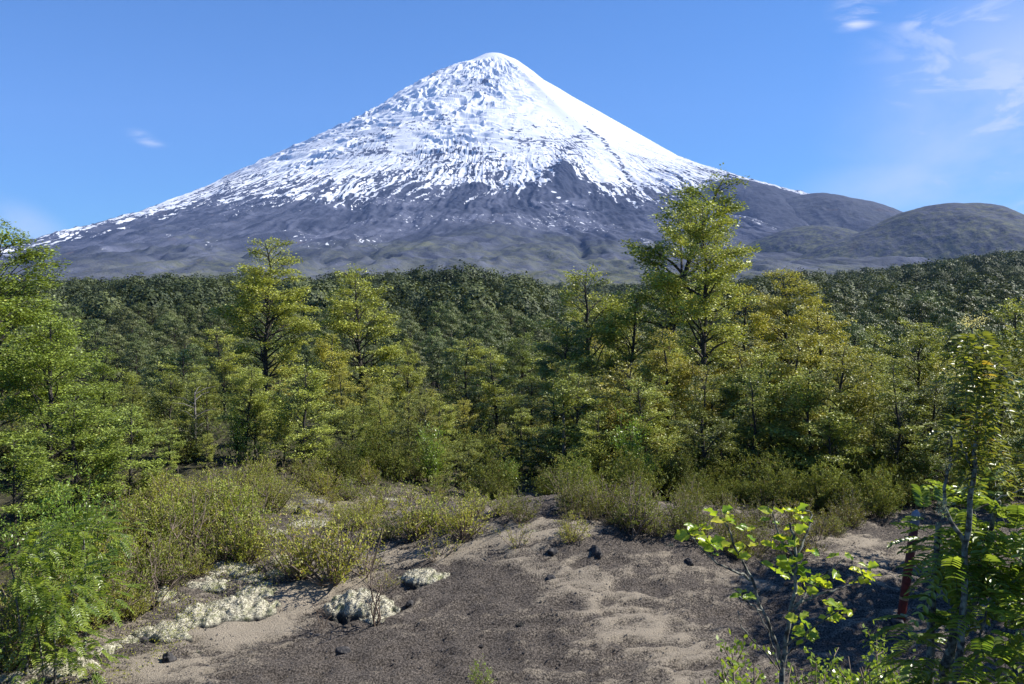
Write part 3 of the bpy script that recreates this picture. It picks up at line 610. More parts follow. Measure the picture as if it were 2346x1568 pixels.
P_mid = [clump_tree(31 + i, 11, w, nb, .19) for i, (w, nb) in enumerate([(7.0, 34), (6.0, 30), (6.6, 36), (5.4, 26), (6.2, 32), (5.0, 28)])]
R = RS(101); cand = []
for Y in np.arange(36, 175, 4.6):
    half = .66 * Y; st = 5.6 if Y > 60 else 4.4
    for x in np.arange(-half, half, st):
        cand.append((x + R.randn() * 1.2, Y + R.randn() * 1.2))
keep = []
mid_meta = []
for x, y in cand:
    u = CU + FL * x / y
    z = float(G(x, y)); h = R.uniform(7.5, 11.5) if y > 55 else R.uniform(5.5, 8)
    v = HV - FL * (z + h - EYE) / y
    ln = np.interp(u, [-100, 900, 1000, 1120, 1230, 1300, 1420, 1700, 1850, 2100, 2346], [655, 652, 644, 640, 668, 690, 650, 640, 615, 605, 590]); ln = ln + 125 * (1 - sst(40, 150, y)) + R.uniform(0, 14)
    if v < ln: h = EYE - (ln - HV) / FL * y - z; v = ln
    if h > 3.2: mid_meta.append((y, x, z, h, u, v))
mid_meta.sort(key=lambda a: a[0])
# the sight line over what stands in front decides which ones the photo shows
sky_v = np.full(600, 1300.0); vis = []
for (y, x, z, h, u, v) in mid_meta:
    i0 = int(max(0, min(599, (u + 200) / 5 - 2.2 * FL / y / 5))); i1 = int(max(1, min(600, (u + 200) / 5 + 2.2 * FL / y / 5)))
    if i1 <= i0: continue
    over = (sky_v[i0:i1] > v + 6).mean()
    if over > .35 and -60 < u < 2410: vis.append((y, x, z, h, u, v)); 
    sky_v[i0:i1] = np.minimum(sky_v[i0:i1], v + 12)
step = max(1.0, len(vis) / 285.0); n_mid = 0
def zone(u): return 'left' if u < 780 else 'central' if u < 1500 else 'right'
for k, (y, x, z, h, u, v) in enumerate(vis[:290]):
    n_mid += 1; c = R.uniform(.75, 1.25); g = R.uniform(.9, 1.1)
    place('evergreen_tree', P_mid[R.randint(6)], (x, y, z - .2), h / 11.3, R.rand() * 6.28, 'dark green evergreen with rounded crown in the forest behind the clearing', 'tree', 'evergreens of the forest behind the clearing', (c, c * g, c * .95), sz=1.0)
ymid = vis[min(289, len(vis) - 1)][0]; print('mid trees', n_mid, 'of', len(vis), 'reach', round(ymid))

# ---- the far wood, one mass
def lump(seed, H, W, nleaf, leaf, cone=0.0):
    R = RS(seed); out = nrm(R.randn(nleaf, 3)); out[:, 2] = np.where(out[:, 2] < -.35, -out[:, 2], out[:, 2]); th = np.arctan2(out[:, 1], out[:, 0]); s = out[:, 2]
    rad = (.82 + .42 * noise(out[:, 0] * 2.1 + seed, out[:, 1] * 2.1 + out[:, 2] * 1.7, seed)) * R.uniform(.85, 1.06, nleaf)
    P = out * rad[:, None] * np.array([W / 2, W / 2, H * .42]) + np.array([0, 0, H * .55])
    A = nrm(np.cross(out, R.randn(nleaf, 3))); V, F, t = leaf_quads(P, A, nrm(out + R.randn(nleaf, 3) * .55), leaf * R.uniform(.7, 1.4, nleaf), leaf * R.uniform(.5, .9, nleaf), np.clip(.1 + .45 * R.rand(nleaf) + .5 * noise(th * 2, s * 6, seed + 9), 0, 1))
    return V, F, t
L1 = [lump(400 + i, 9.5, 8.4 - .6 * i, 1300, .42, 0) for i in range(4)]; L2 = [lump(420 + i, 10, 8.5, 260, .85, 0) for i in range(3)]
VV_, FF_, TT_ = [], [], []; off = 0; nf = 0
for Y, lib in [(y, L1) for y in np.arange(ymid + 3, 420, 5.2)] + [(y, L2) for y in np.arange(420, 820, 7.5)] + [(y, L2) for y in np.arange(820, 1700, 22)]:
    st = 5.4 if Y < 420 else (8 if Y < 820 else 16)
    for x in np.arange(-.66 * Y, .66 * Y, st):
        xx = x + R.randn() * 1.3; yy = Y + R.randn() * 1.5
        if Y >= 820 and fbm(xx / 120, yy / 120, 2, 7) < .0: continue
        V, F, t = lib[R.randint(len(lib))]; a = R.rand() * 6.28; s = R.uniform(.5, 1.3) * (.75 if Y >= 820 else 1); c, s2 = cos(a), sin(a)
        W = np.stack([V[:, 0] * c - V[:, 1] * s2, V[:, 0] * s2 + V[:, 1] * c, V[:, 2]], 1) * s + np.array([xx, yy, float(G0(xx, yy)) - .6])
        VV_.append(W); FF_.append(F + off); TT_.append(np.clip(t * R.uniform(.15, 1.25), 0, 1)); off += len(V); nf += 1
fw = mesh_np('far_forest', np.concatenate(VV_), np.concatenate(FF_), M_farleaf, {'tint': np.concatenate(TT_)})
tag(link('far_forest', fw), 'dark evergreen forest reaching back to the foot of the volcano', kind='stuff'); print('far trees', nf, 'quads', off // 4)
del VV_, FF_, TT_

# ---- tall bright shrubs under the trees
SN = ('stem', 'foliage')
P_lau = [bush_proto(51 + i, M_laurel, M_bark, H=2.6, R0=.55 + .2 * (i % 2), nst=13, leaf=.085, nper=13, kind='column', wl_=.45) for i in range(3)]
P_thk = [bush_proto(56 + i, M_thick, M_bark, H=2.2, R0=1.15, nst=30, leaf=.062, nper=24, kind='round', wl_=.6) for i in range(3)]
tall_shrubs = [(548, 945, 18.2, 'bright green upright shrub in front of the tall open beech', 0), (600, 1010, 17.8, 'bright green shrub right of the upright one by the tall open beech', 1), (990, 985, 18.5, 'bright green leafy shrub in the centre thicket', 2),
    (1440, 965, 17.6, 'bright green column shrub at the foot of the dense group right of centre', 0), (1480, 1040, 17.2, 'lower bright shrub beside the column shrub right of centre', 1), (1330, 1060, 17.2, 'light green shrub left of the column shrub', 2),
    (170, 1110, 11, 'bright green leafy shrub nearest the left edge, tallest of its clump', 0), (90, 1180, 10.5, 'bright green shrub at the left edge with drooping leaves', 1), (240, 1150, 11.5, 'bright column of yellow-green leaves at the left thicket edge', 2), (60, 1330, 9.6, 'green shrub low at the left edge', 0), (190, 1290, 10.2, 'leafy green shrub below the bright column at left', 1),
    (1170, 1060, 18.0, 'light green shrub at the back of the centre thicket', 2), (830, 1020, 18.4, 'mid green shrub left of the centre thicket', 1), (1900, 1060, 19, 'green shrub behind the sapling', 0), (1990, 1130, 17, 'green shrub at the right side above the path', 2), (1560, 1080, 19, 'green shrub left of the thick forked trunk', 1)]
for (u, vt, Y, lab, k) in tall_shrubs:
    p = on(u, Y); h = EYE - (vt - HV) / FL * Y - p[2]; place('leafy_shrub', P_lau[k], p, h / 2.6, u * .1, lab, 'shrub', 'tall leafy shrubs under the trees', names=SN)
k = 0
for (x0, x1, Ya, Yb, n) in [(-11, 14, 16.6, 23, 64), (-10, -5.5, 12.5, 19, 8), (6.5, 13, 15.5, 20, 14), (-.5, 7.5, 16.0, 18.5, 34)]:
    for j in range(n):
        x = R.uniform(x0, x1); y = R.uniform(Ya, Yb)
        u = CU + FL * x / y
        if u < -60 or u > 2400: continue
        z = float(G(x, y)); place('dark_shrub', P_thk[R.randint(3)], (x, y, z - .05), R.uniform(.25, .5), R.rand() * 6.28, 'dark green shrub in the shady thicket under the beech trees', 'shrub', 'dark shrubs of the shady thicket', tuple(R.uniform(.8, 1.7) * np.array([1.05, 1, .8])), names=SN); k += 1

# ---- undergrowth: herbs, saplings and litter nobody could count
def scatter_mass(name, label, n, xf, yf, hgt, leaf, mat, okf):
    y = yf(n); x = xf(n, y); ok = okf(x, y); x, y = x[ok], y[ok]; n = len(x); cl = sst(-.25, .35, fbm(x / 1.1, y / 1.1, 3, 701)); z = G(x, y)
    hh = hgt * (.25 + cl) * R.rand(n) ** .8
    P = np.stack([x, y, z + hh], 1); A = nrm(R.randn(n, 3) + np.array([0, 0, .5])); V, F, t = leaf_quads(P, A, nrm(R.randn(n, 3) + np.array([0, 0, .9])), leaf * R.uniform(.7, 1.4, n) * (y / 22) ** .5, leaf * R.uniform(.35, .6, n) * (y / 22) ** .5, np.clip(.15 + .5 * fbm(x / 2, y / 2, 2, 9) + .5 * R.rand(n), 0, 1))
    o = link(name, mesh_np(name, V, F, mat, {'tint': t})); tag(o, label, kind='stuff'); return o
scatter_mass('undergrowth', 'tangled green undergrowth between the shrubs and tree trunks', 170000, lambda n, y: R.uniform(-.64, .64, n) * y, lambda n: 15.5 + 34 * R.rand(n) ** .8, 1.0, .072, M_thick, lambda x, y: (y > 17 + np.clip(x, -3, 4) * .2 + fbm(x, y, 2, 5)) if False else (y > np.where(x > -1.2, 15.2, 16.6) + 1.0 * fbm(x, y, 2, 5)))
scatter_mass('undergrowth', 'dry olive herbs and litter under the low shrubs at left', 42000, lambda n, y: R.uniform(-7.5, -1.6, n), lambda n: R.uniform(8.2, 16.5, n), .22, .035, M_olive, lambda x, y: x < -2.6 - (13.5 - y) * .28 + .4 * fbm(x, y, 2, 6))

scatter_mass('leaf_litter', 'dry twigs and fallen leaves around the low shrubs on the ash', 16000, lambda n, y: R.uniform(-5.5, 4.5, n), lambda n: R.uniform(8.0, 17.0, n), .05, .022, M_dry, lambda x, y: x < -1.2 - (13.5 - y) * .35 + 2.2 * fbm(x * .8, y * .8, 3, 6) + .8 * R.randn(len(x)) + 4 * (y > 14.2))

# ---- low olive shrubs on the ash
moss = [(830, 1400, 130, 62, .5, 'large white lichen mound right of the sandy strip'), (878, 1425, 75, 34, .4, 'lower lobe of lichen at the right foot of the large mound'), (972, 1330, 85, 36, .6, 'lichen clump beside the small sparse shrub on the sand'), (545, 1405, 130, 50, .5, 'thick lichen cushion at the right end of the long bank'),
    (465, 1420, 120, 46, .5, 'pale lichen cushion in the middle of the long bank'), (385, 1455, 120, 40, .5, 'lichen cushion at the left end of the long bank above the dark hollow'), (590, 1362, 90, 30, .5, 'small lichen cushion tucked under the shrubs at the end of the bank'), (235, 1495, 70, 30, .5, 'small lichen cushion down the bank towards the left corner'),
    (150, 1540, 140, 40, .4, 'wide flat lichen mat in the lower left corner'), (60, 1562, 120, 34, .4, 'lowest lichen mat at the left corner'), (525, 1312, 90, 32, .5, 'lichen cushion among shrubs, topmost above the long bank'), (480, 1345, 90, 30, .5, 'lichen cushion half hidden in shrubs above the long bank'), (360, 1370, 80, 30, .5, 'faint lichen patch deep in the left shrubs'),
    (645, 1290, 70, 28, .5, 'lichen patch left of the dense yellow-green shrub'), (640, 1320, 60, 22, .5, 'second lichen patch left of the dense yellow-green shrub'), (625, 1222, 75, 18, .5, 'left lobe of the upper white lichen bank'), (700, 1205, 95, 22, .5, 'right lobe of the upper white lichen bank'),
    (668, 1168, 50, 16, .6, 'small lichen clump beside the pale boulder'), (893, 1152, 45, 18, .7, 'lichen lump alone among the shrubs behind the sand'), (955, 1162, 40, 14, .6, 'low lichen lump right of the lone one behind the sand'), (1155, 1222, 60, 12, .4, 'lichen patch at the left end of the mound crest'), (1220, 1217, 42, 10, .5, 'thin pale lichen patch on the mound crest'),
    (1535, 1250, 42, 14, .6, 'lichen clump on the right shoulder of the mound'), (1660, 1300, 30, 10, .6, 'lichen clump low on the right shoulder of the mound'), (1200, 1420, 60, 10, .3, 'faint flat lichen patch on the scoria slope'),
    (700, 1420, 50, 12, .3, 'thin lichen crust on the sand left of the large mound'), (900, 1460, 90, 16, .3, 'lichen crust spilling down from the large mound over the scoria'), (1000, 1375, 60, 12, .3, 'lichen crust above the dark stone'), (430, 1490, 60, 14, .4, 'flat lichen lobe at the sand edge below the long bank'),
    (300, 1470, 70, 22, .5, 'lichen lobe between the long bank and the small cushion'), (575, 1330, 60, 20, .5, 'lichen knob among shrubs right of the topmost cushion'), (430, 1375, 80, 24, .5, 'lichen mat under the olive shrubs above the long bank'), (760, 1215, 60, 12, .5, 'low lichen tongue right of the upper bank'), (600, 1185, 50, 12, .5, 'faint lichen patch left of the pale boulder'), (1085, 1200, 46, 10, .5, 'lichen patch in the shrubs just behind the mound crest'), (1930, 1290, 60, 14, .5, 'pale lichen mat by the far bend of the path'), (1860, 1275, 44, 12, .5, 'lichen tuft behind the sapling')]
P_low = [bush_proto(61 + i, M_olive, M_twig, H=.8, R0=.55, nst=24, leaf=.034, nper=11, kind='round', wl_=.55) for i in range(4)]
P_spr = [bush_proto(66 + i, M_olive, M_twig, H=.7, R0=.5, nst=11, leaf=.034, nper=5, kind='round', wl_=.5) for i in range(3)]
low = []
named_low = [(760, 1345, 1.25, 1, 'dense yellow-green shrub in the middle of the sandy strip'), (690, 1330, 1.1, 1, 'yellow-green shrub joined to the left of the dense one on the sand'), (840, 1325, 1.0, 0, 'thin yellow-green shrub joined to the right of the dense one on the sand'), (1000, 1290, .8, 0, 'small sparse shrub on the sand above the low lichen clump'), (1185, 1262, .6, 0, 'tiny lone shrub on the crest of the mound'),
    (1310, 1248, .55, 1, 'small dark tufted shrub on the mound above the two black rocks'), (1060, 1240, .9, 1, 'olive shrub at the left end of the mound crest'), (950, 1240, 1.0, 1, 'olive shrub at the back edge of the sand'), (880, 1360, .5, 0, 'brownish wispy shrub behind the large lichen clump')]
for (u, v, s, d, lab) in named_low:
    p = at(u, v); place('low_shrub', (P_low if d else P_spr)[int(u) % 3], p, s, u, lab, 'shrub', 'low shrubs on the ash', names=SN)
zones = [([(0, 1560), (140, 1500), (300, 1430), (500, 1330), (600, 1280), (560, 1130), (300, 1200), (60, 1420)], 112, 'olive twiggy shrub in the thicket left of the lichen bank', .8),
         ([(640, 1260), (900, 1250), (1180, 1205), (1180, 1110), (900, 1080), (560, 1080)], 76, 'yellow-olive low shrub in the patch behind the sand', .62),
         ([(1180, 1205), (1500, 1235), (1700, 1290), (1850, 1290), (1960, 1225), (1960, 1120), (1600, 1100), (1180, 1110)], 104, 'dusky olive shrub along the back of the mound', .62)]
def inside(px, py, poly):
    c = False; j = len(poly) - 1
    for i in range(len(poly)):
        xi, yi = poly[i]; xj, yj = poly[j]
        if (yi > py) != (yj > py) and px < (xj - xi) * (py - yi) / (yj - yi) + xi: c = not c
        j = i
    return c
for poly, n, lab, s0 in zones:
    xs = [p[0] for p in poly]; ys = [p[1] for p in poly]; t = 0
    while t < n:
        u = R.uniform(min(xs), max(xs)); v = R.uniform(min(ys), max(ys))
        if not inside(u, v, poly): continue
        if any(abs(u - q[0]) < q[2] * .6 and -4 < v - q[1] < 85 for q in moss): t += .25; continue
        t += 1; p = at(u, v); d = R.rand() < .6
        if p[1] > 24: continue
        place('low_shrub', P_low[R.randint(4)] if d else P_spr[R.randint(3)], p, s0 * R.uniform(.5, 1.25), R.rand() * 6.28, lab, 'shrub', lab.replace('shrub', 'shrubs'), (lambda q: (q * R.uniform(.82, 1.02), q, q * .9))(R.uniform(.6, 1.15) * (.6 if 'dusky' in lab else 1)), names=SN)

# ---- bare and sparse plants
def bare(seed, H, nst, lean, mat, kind='dead_shrub'):
    R = RS(seed); T = Tubes()
    for i in range(nst):
        az = R.rand() * 6.28; n = 8; t = np.linspace(0, 1, n); r = H * R.uniform(.15, .5)
        st = np.stack([cos(az) * r * t + lean * H * t, sin(az) * r * t, H * R.uniform(.6, 1) * t], 1) + np.cumsum(R.randn(n, 3) * .025 * H, 0); st[0] = 0
        T.add(st, np.linspace(.014 * H, .002, n), 5)
        for j in range(8):
            a = R.randint(2, n - 1); d = nrm(np.array([R.randn(), R.randn(), R.uniform(.2, 1.5)])); T.add(np.array([st[a], st[a] + d * H * .12, st[a] + d * H * .22 + R.randn(3) * .02 * H]), np.array([.006 * H, .003, .0015]), 3)
    return T.mesh('bare_shrub', mat)
for i, (u, v, h, lab) in enumerate([(862, 1440, .9, 'thin leafless twig shrub growing through the large lichen clump'), (430, 1290, 1.1, 'grey leafless shrub among the olive shrubs at left'), (235, 1440, .9, 'bare branching twigs above the lower lichen bank'), (350, 1400, .8, 'bare crooked twigs over the long lichen bank'), (740, 1450, .35, 'dry grey tuft of twigs on the scoria below the large lichen clump'), (575, 1240, .9, 'pale bare twigs left of the upper lichen bank'), (1450, 1235, .9, 'leafless twigs at the back of the mound')]):
    p = at(u, v); o = link('bare_shrub', bare(300 + i, h, 5, .1, M_twig), None, p); tag(o, lab, 'shrub')

# ---- lichen cushions and rocks
def cushion(seed, w, d, h, sheet=False):
    R = RS(seed); n = 90; a = np.linspace(-1.15, 1.15, n); X, Y = np.meshgrid(a, a); rr_ = np.hypot(X, Y) * (1 + .55 * fbm(X * 1.7 + seed, Y * 1.7, 3, seed))
    base = np.clip(1 - rr_ ** 2.4, 0, 1) ** .6
    lump_ = fbm(X * 2.2 * w / .5, Y * 2.2 * d / .5, 3, seed + 1); fz = ridged(X * 7 * w / .5, Y * 7 * w / .5, 3, seed + 2)
    Z = h * (base * (.8 + .38 * lump_) + .05 * base * fz) - .03 - .08 * (base < .01)
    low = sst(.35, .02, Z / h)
    P = np.stack([X * w / 2, Y * d / 2, Z], -1).reshape(-1, 3)
    F = grid_faces(n, n); lw = low.ravel()
    keep = (base.ravel()[F] > .005).any(1); F = F[keep]
    # frizz: small upright flakes all over the cushion
    idx = np.nonzero(base.ravel() > .15)[0]; m = int(3600 * max(.3, min(2.0, w * d / .35))); q = R.choice(idx, m); B = P[q] + R.randn(m, 3) * .006
    V2, F2, t2 = leaf_quads(B, nrm(R.randn(m, 3) * .7 + np.array([0, 0, 1])), nrm(R.randn(m, 3)), R.uniform(.006, .017, m), R.uniform(.005, .010, m), np.zeros(m))
    V = np.concatenate([P, V2]); F = np.concatenate([F, F2 + len(P)]); return mesh_np('lichen_cushion', V, F, M_moss, {'low': np.concatenate([lw, np.repeat(lw[q] * .6, 4)])}, True)
def rock(seed, w, d, h, mat, rough=.25):
    R = RS(seed); n1, n2 = 22, 30; th = np.linspace(.02, pi - .02, n1)[:, None]; p_ = (np.arange(n2) * 2 * pi / n2)[None, :]
    X = np.sin(th) * np.cos(p_); Y = np.sin(th) * np.sin(p_); Z = np.cos(th) * np.ones_like(p_)
    k = 1 + rough * (fbm(X * 1.6 + seed, Y * 1.6 + Z * 1.3, 3, seed) * 2) + rough * .5 * (ridged(X * 3 + Z * 2, Y * 3 - Z, 3, seed + 4) - .5)
    for _ in range(7):                                   # broken faces
        nv = nrm(R.randn(3)); dd = X * nv[0] + Y * nv[1] + Z * nv[2]; k = np.where(dd * k > .72, .72 / np.maximum(dd, .1), k)
    P = np.stack([X * k * w / 2, Y * k * d / 2, Z * k * h / 2 + h * .28], -1).reshape(-1, 3)
    i = np.arange(n1 - 1)[:, None] * n2; j = np.arange(n2)[None, :]; F = np.stack([i + j, i + n2 + j, i + n2 + (j + 1) % n2, i + (j + 1) % n2], -1).reshape(-1, 4)
    return mesh_np('rock', P, F, mat, None, False)
def px(u, v, w): p = at(u, v); return p, w / FL * p[1]
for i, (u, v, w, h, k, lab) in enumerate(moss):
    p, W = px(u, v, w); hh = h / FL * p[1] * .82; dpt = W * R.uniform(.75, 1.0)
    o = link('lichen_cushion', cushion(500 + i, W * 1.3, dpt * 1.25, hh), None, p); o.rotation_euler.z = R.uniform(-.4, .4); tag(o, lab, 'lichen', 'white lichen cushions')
rocks = [(1365, 1280, 40, 26, 'rounded dark scoria rock, right one of the pair on the mound'), (1268, 1275, 32, 20, 'dark scoria rock, left one of the pair on the mound'), (1263, 1332, 30, 15, 'flat dark stone in the light ash below the pair'), (1368, 1300, 16, 7, 'small flat stone under the rounded rock'), (388, 1525, 32, 28, 'dark pointed rock on the ash near the lower left'),
    (330, 1475, 30, 16, 'rough dark stone at the foot of the long lichen bank'), (692, 1182, 30, 22, 'black rock below the pale boulder'), (1578, 1300, 30, 20, 'dark rock at the edge of the mound by the sapling'), (1610, 1312, 20, 14, 'smaller rock right of the one by the sapling'), (785, 1500, 40, 20, 'dark rock on the scoria below the dry grey tuft'), (725, 1468, 50, 14, 'flat black stone left of the dry grey tuft'),
    (940, 1390, 24, 14, 'dark stone right of the large lichen mound'), (798, 1122, 26, 22, 'pale-topped rock among the shrubs at the back'), (2060, 1438, 40, 20, 'grey stone at the foot of the red post'), (1950, 1445, 44, 16, 'broken dark lump with root on the path'), (875, 1500, 14, 8, 'small pale stone on the scoria, lower middle')]
for i, (u, v, w, h, lab) in enumerate(rocks):
    p, W = px(u, v, w); hh = h / FL * p[1] * 1.25; o = link('rock', rock(600 + i, W, W * .8, hh, M_rock), None, p); o.rotation_euler.z = R.rand() * 3; tag(o, lab, 'rock', 'rocks on the ash')
p, W = px(712, 1160, 66); o = link('boulder', rock(640, W * 1.05, W * .7, W * .36, M_rock2, .18), None, p); tag(o, 'pale flat-topped boulder on the sand at the back left', 'boulder')
small = [link('stone', rock(650 + i, 1, .8, .6, M_rock)) for i in range(5)]
ns = 0
spots = []
while ns < 230:
    u = R.uniform(280, 1750); v = R.uniform(1245, 1560)
    if u < 1000 and v < 1500 - (u - 300) * .28: continue
    if u > 1300 and v < 1250 + (u - 1300) * .15: continue
    w = abs(R.randn()) * 4 + 4.5; p, W = px(u, v, w)
    if ns < 5: o = small[ns]
    else: o = small[R.randint(5)].copy(); C.objects.link(o)
    o.location = p; o.scale = (W, W, W); o.rotation_euler.z = R.rand() * 6.28; tag(o, 'small dark scoria stone lying loose on the ash', 'stone', 'loose scoria stones'); ns += 1
# gravel
ng = 26000; gxr = R.uniform(-5.2, 7.5, ng); gyr = R.uniform(7.2, 17, ng); sd_ = fbm(gxr * .9, gyr * .9, 3, 55); kp = (np.interp(sd_, [-.3, .3], [1, .25]) > R.rand(ng)); gxr, gyr = gxr[kp], gyr[kp]; ng = len(gxr)
gzr = G(gxr, gyr) + .045; sz = np.abs(R.randn(ng)) * .006 + .006
O = np.array([[1, 0, 0], [-.4, .9, 0], [-.5, -.8, 0], [0, 0, .9]]); rt = R.rand(ng) * 6.28
def grz(gx_, gy_):                                        # height of the built sheet
    ix = np.clip(np.searchsorted(gx, gx_) - 1, 0, len(gx) - 2); iy = np.clip(np.searchsorted(gy, gy_) - 1, 0, len(gy) - 2)
    fx = (gx_ - gx[ix]) / (gx[ix + 1] - gx[ix]); fy = (gy_ - gy[iy]) / (gy[iy + 1] - gy[iy])
    return GZ[iy, ix] * (1 - fx) * (1 - fy) + GZ[iy, ix + 1] * fx * (1 - fy) + GZ[iy + 1, ix] * (1 - fx) * fy + GZ[iy + 1, ix + 1] * fx * fy
gzr = grz(gxr, gyr)
V = O[None] * (sz[:, None, None] * R.uniform(.6, 1.4, (ng, 4, 1))); V = np.stack([V[..., 0] * np.cos(rt)[:, None] - V[..., 1] * np.sin(rt)[:, None], V[..., 0] * np.sin(rt)[:, None] + V[..., 1] * np.cos(rt)[:, None], V[..., 2]], -1) + np.stack([gxr, gyr, gzr], -1)[:, None, :]
b4 = np.arange(ng)[:, None] * 4; F = np.concatenate([b4 + np.array([[0, 1, 3]]), b4 + np.array([[1, 2, 3]]), b4 + np.array([[2, 0, 3]])])
tag(link('gravel', mesh_np('gravel', V.reshape(-1, 3), F, M_rock)), 'fine black scoria gravel scattered over the ash', kind='stuff')

# ---- red marker post
p = at(2063, 1428); tp_ = np.array([(2099 - CU) / FL * (p[1] - .1), p[1] - .1, EYE - (1176 - HV) / FL * (p[1] - .1)]) - p
M_red = simple('red_paint', (.07, .012, .010), (.15, .024, .018), 22, .55, .004); M_cap = simple('grey_paint', (.10, .12, .15), (.22, .24, .27), 12, .6, 0); M_band = simple('cream_paint', (.20, .12, .07), (.45, .26, .12), 20, .6, 0)
e = bpy.data.objects.new('marker_post', None); C.objects.link(e); e.location = p; tag(e, 'leaning dark red wooden trail post with a grey top beside the path', 'post')
def seg(a, b, r, k=12):
    T = Tubes(); A = tp_ * a; B = tp_ * b; T.add(np.array([A, A + (B - A) * .5, B]), np.array([r, r * .99, r * .97]), k); return T
rp = 9.5 / FL * p[1]
link('shaft', seg(-.04, .90, rp).mesh('shaft', M_red), e); link('top', seg(.901, 1.0, rp * 1.02).mesh('top', M_cap), e); link('band', seg(.215, .235, rp * 1.06).mesh('band', M_band), e); link('band', seg(.660, .668, rp * 1.05).mesh('band', M_band), e)

# ---- sapling with large wavy leaves
def big_leaf(P, A, Nn, L, W, tint, wav, R):
    """broad wavy leaf, 6 x 4 mesh"""
    A = nrm(A); S = nrm(np.cross(Nn, A)); Nn = np.cross(A, S); us = np.linspace(0, 1, 7); vs_ = np.array([-1, -.5, 0, .5, 1])
    out = []; ph_ = R.rand() * 6.28
    for u in us:
        hw = W / 2 * (sin(pi * min(1, u * .93 + .05)) ** .7) * (1 + wav * sin(u * 14 + ph_)) + (.03 * W if u < .05 else 0)
        for v in vs_:
            out.append(P + A * u * L + S * v * hw + Nn * (abs(v) ** 1.5 * .22 * W + wav * .5 * W * sin(u * 11 + v * 2 + ph_) * abs(v) - .25 * L * u * u))
    return np.array(out), grid_faces(7, 5), np.full(35, tint)
class Acc:
    def __init__(s): s.V = []; s.F = []; s.t = []; s.n = 0
    def add(s, V, F, t): s.V.append(V); s.F.append(F + s.n); s.t.append(t); s.n += len(V)
    def mesh(s, nm, mat, smooth=True): return mesh_np(nm, np.concatenate(s.V), np.concatenate(s.F), mat, {'tint': np.concatenate(s.t)}, smooth)
def W3(u, v, Y): return np.array([(u - CU) / FL * Y, Y, EYE - (v - HV) / FL * Y])
def stemline(pts, r0, r1, T, k=7, jit=.0, R=None):
    P = np.array([W3(*q) for q in pts]); t = np.linspace(0, 1, len(P)); tt = np.linspace(0, 1, len(P) * 4); Q = np.stack([np.interp(tt, t, P[:, i]) for i in range(3)], 1)
    for _ in range(2): Q[1:-1] = (Q[:-2] + 2 * Q[1:-1] + Q[2:]) / 4
    if R is not None: Q[1:-1] += R.randn(len(Q) - 2, 3) * jit
    T.add(Q, np.linspace(r0, r1, len(Q)), k); return Q
R = RS(900); YS = 3.5
root = np.array([*W3(1795, 1700, YS)[:2], 0.]); root[2] = float(G(root[0], root[1]))
e = bpy.data.objects.new('sapling', None); C.objects.link(e); e.location = root; tag(e, 'young sapling with large wavy yellow-green backlit leaves beside the path', 'sapling')
T = Tubes(); tops = []
main = stemline([(1795, 1750, YS), (1790, 1568, YS), (1800, 1470, YS), (1815, 1380, YS), (1825, 1260, YS), (1810, 1200, YS)], .013, .005, T, 7, .003, R); tops.append(main)
for pts, r in [([(1795, 1560, YS), (1790, 1500, YS), (1745, 1400, 3.45), (1725, 1330, 3.45), (1690, 1270, 3.4), (1665, 1200, 3.4), (1645, 1185, 3.4)], .009), ([(1725, 1330, 3.45), (1690, 1310, 3.4), (1640, 1290, 3.35), (1590, 1240, 3.3), (1575, 1215, 3.3)], .006),
               ([(1815, 1390, YS), (1880, 1360, 3.6), (1930, 1350, 3.6), (1985, 1320, 3.65)], .006), ([(1800, 1480, YS), (1860, 1440, 3.4), (1920, 1400, 3.35)], .005), ([(1825, 1280, YS), (1850, 1220, 3.55), (1860, 1170, 3.6), (1830, 1165, 3.6)], .005), ([(1825, 1290, YS), (1790, 1240, 3.5), (1770, 1180, 3.5), (1760, 1160, 3.5)], .004),
               ([(1820, 1400, YS), (1870, 1330, 3.6), (1900, 1310, 3.6)], .005), ([(1690, 1270, 3.4), (1705, 1250, 3.4)], .003), ([(1745, 1400, 3.45), (1700, 1370, 3.4), (1690, 1365, 3.4)], .004), ([(1790, 1540, YS), (1760, 1450, 3.4), (1735, 1400, 3.4)], .004), ([(1800, 1500, YS), (1840, 1470, 3.4), (1850, 1445, 3.4)], .004), ([(1770, 1520, YS), (1700, 1440, 3.4), (1690, 1400, 3.4)], .003), ([(1870, 1330, 3.6), (1935, 1280, 3.6)], .003)]:
    tops.append(stemline(pts, r, .002, T, 5, .003, R))
A_ = Acc(); clusters = [(1600, 1215, 3.3, 5), (1625, 1245, 3.3, 6), (1575, 1225, 3.3, 3), (1640, 1265, 3.35, 3), (1650, 1180, 3.4, 4), (1665, 1195, 3.4, 4), (1690, 1205, 3.4, 2), (1705, 1225, 3.4, 3), (1770, 1170, 3.5, 2), (1830, 1175, 3.6, 5), (1835, 1200, 3.6, 4), (1765, 1200, 3.5, 2), (1690, 1275, 3.4, 4), (1800, 1240, 3.5, 5), (1780, 1255, 3.5, 4), (1800, 1290, 3.5, 6), (1820, 1315, 3.5, 7), (1775, 1310, 3.45, 4), (1845, 1270, 3.5, 3), (1860, 1330, 3.55, 8), (1885, 1345, 3.6, 6), (1845, 1355, 3.5, 4), (1905, 1325, 3.6, 3), (1935, 1275, 3.6, 3), (1980, 1320, 3.65, 6), (1970, 1335, 3.65, 4), (1990, 1305, 3.65, 3), (1700, 1370, 3.4, 4), (1910, 1395, 3.4, 6), (1925, 1410, 3.4, 5), (1895, 1415, 3.4, 3), (1850, 1440, 3.4, 5), (1830, 1420, 3.4, 4), (1845, 1465, 3.4, 5), (1710, 1258, 3.4, 2), (1820, 1220, 3.5, 3)]
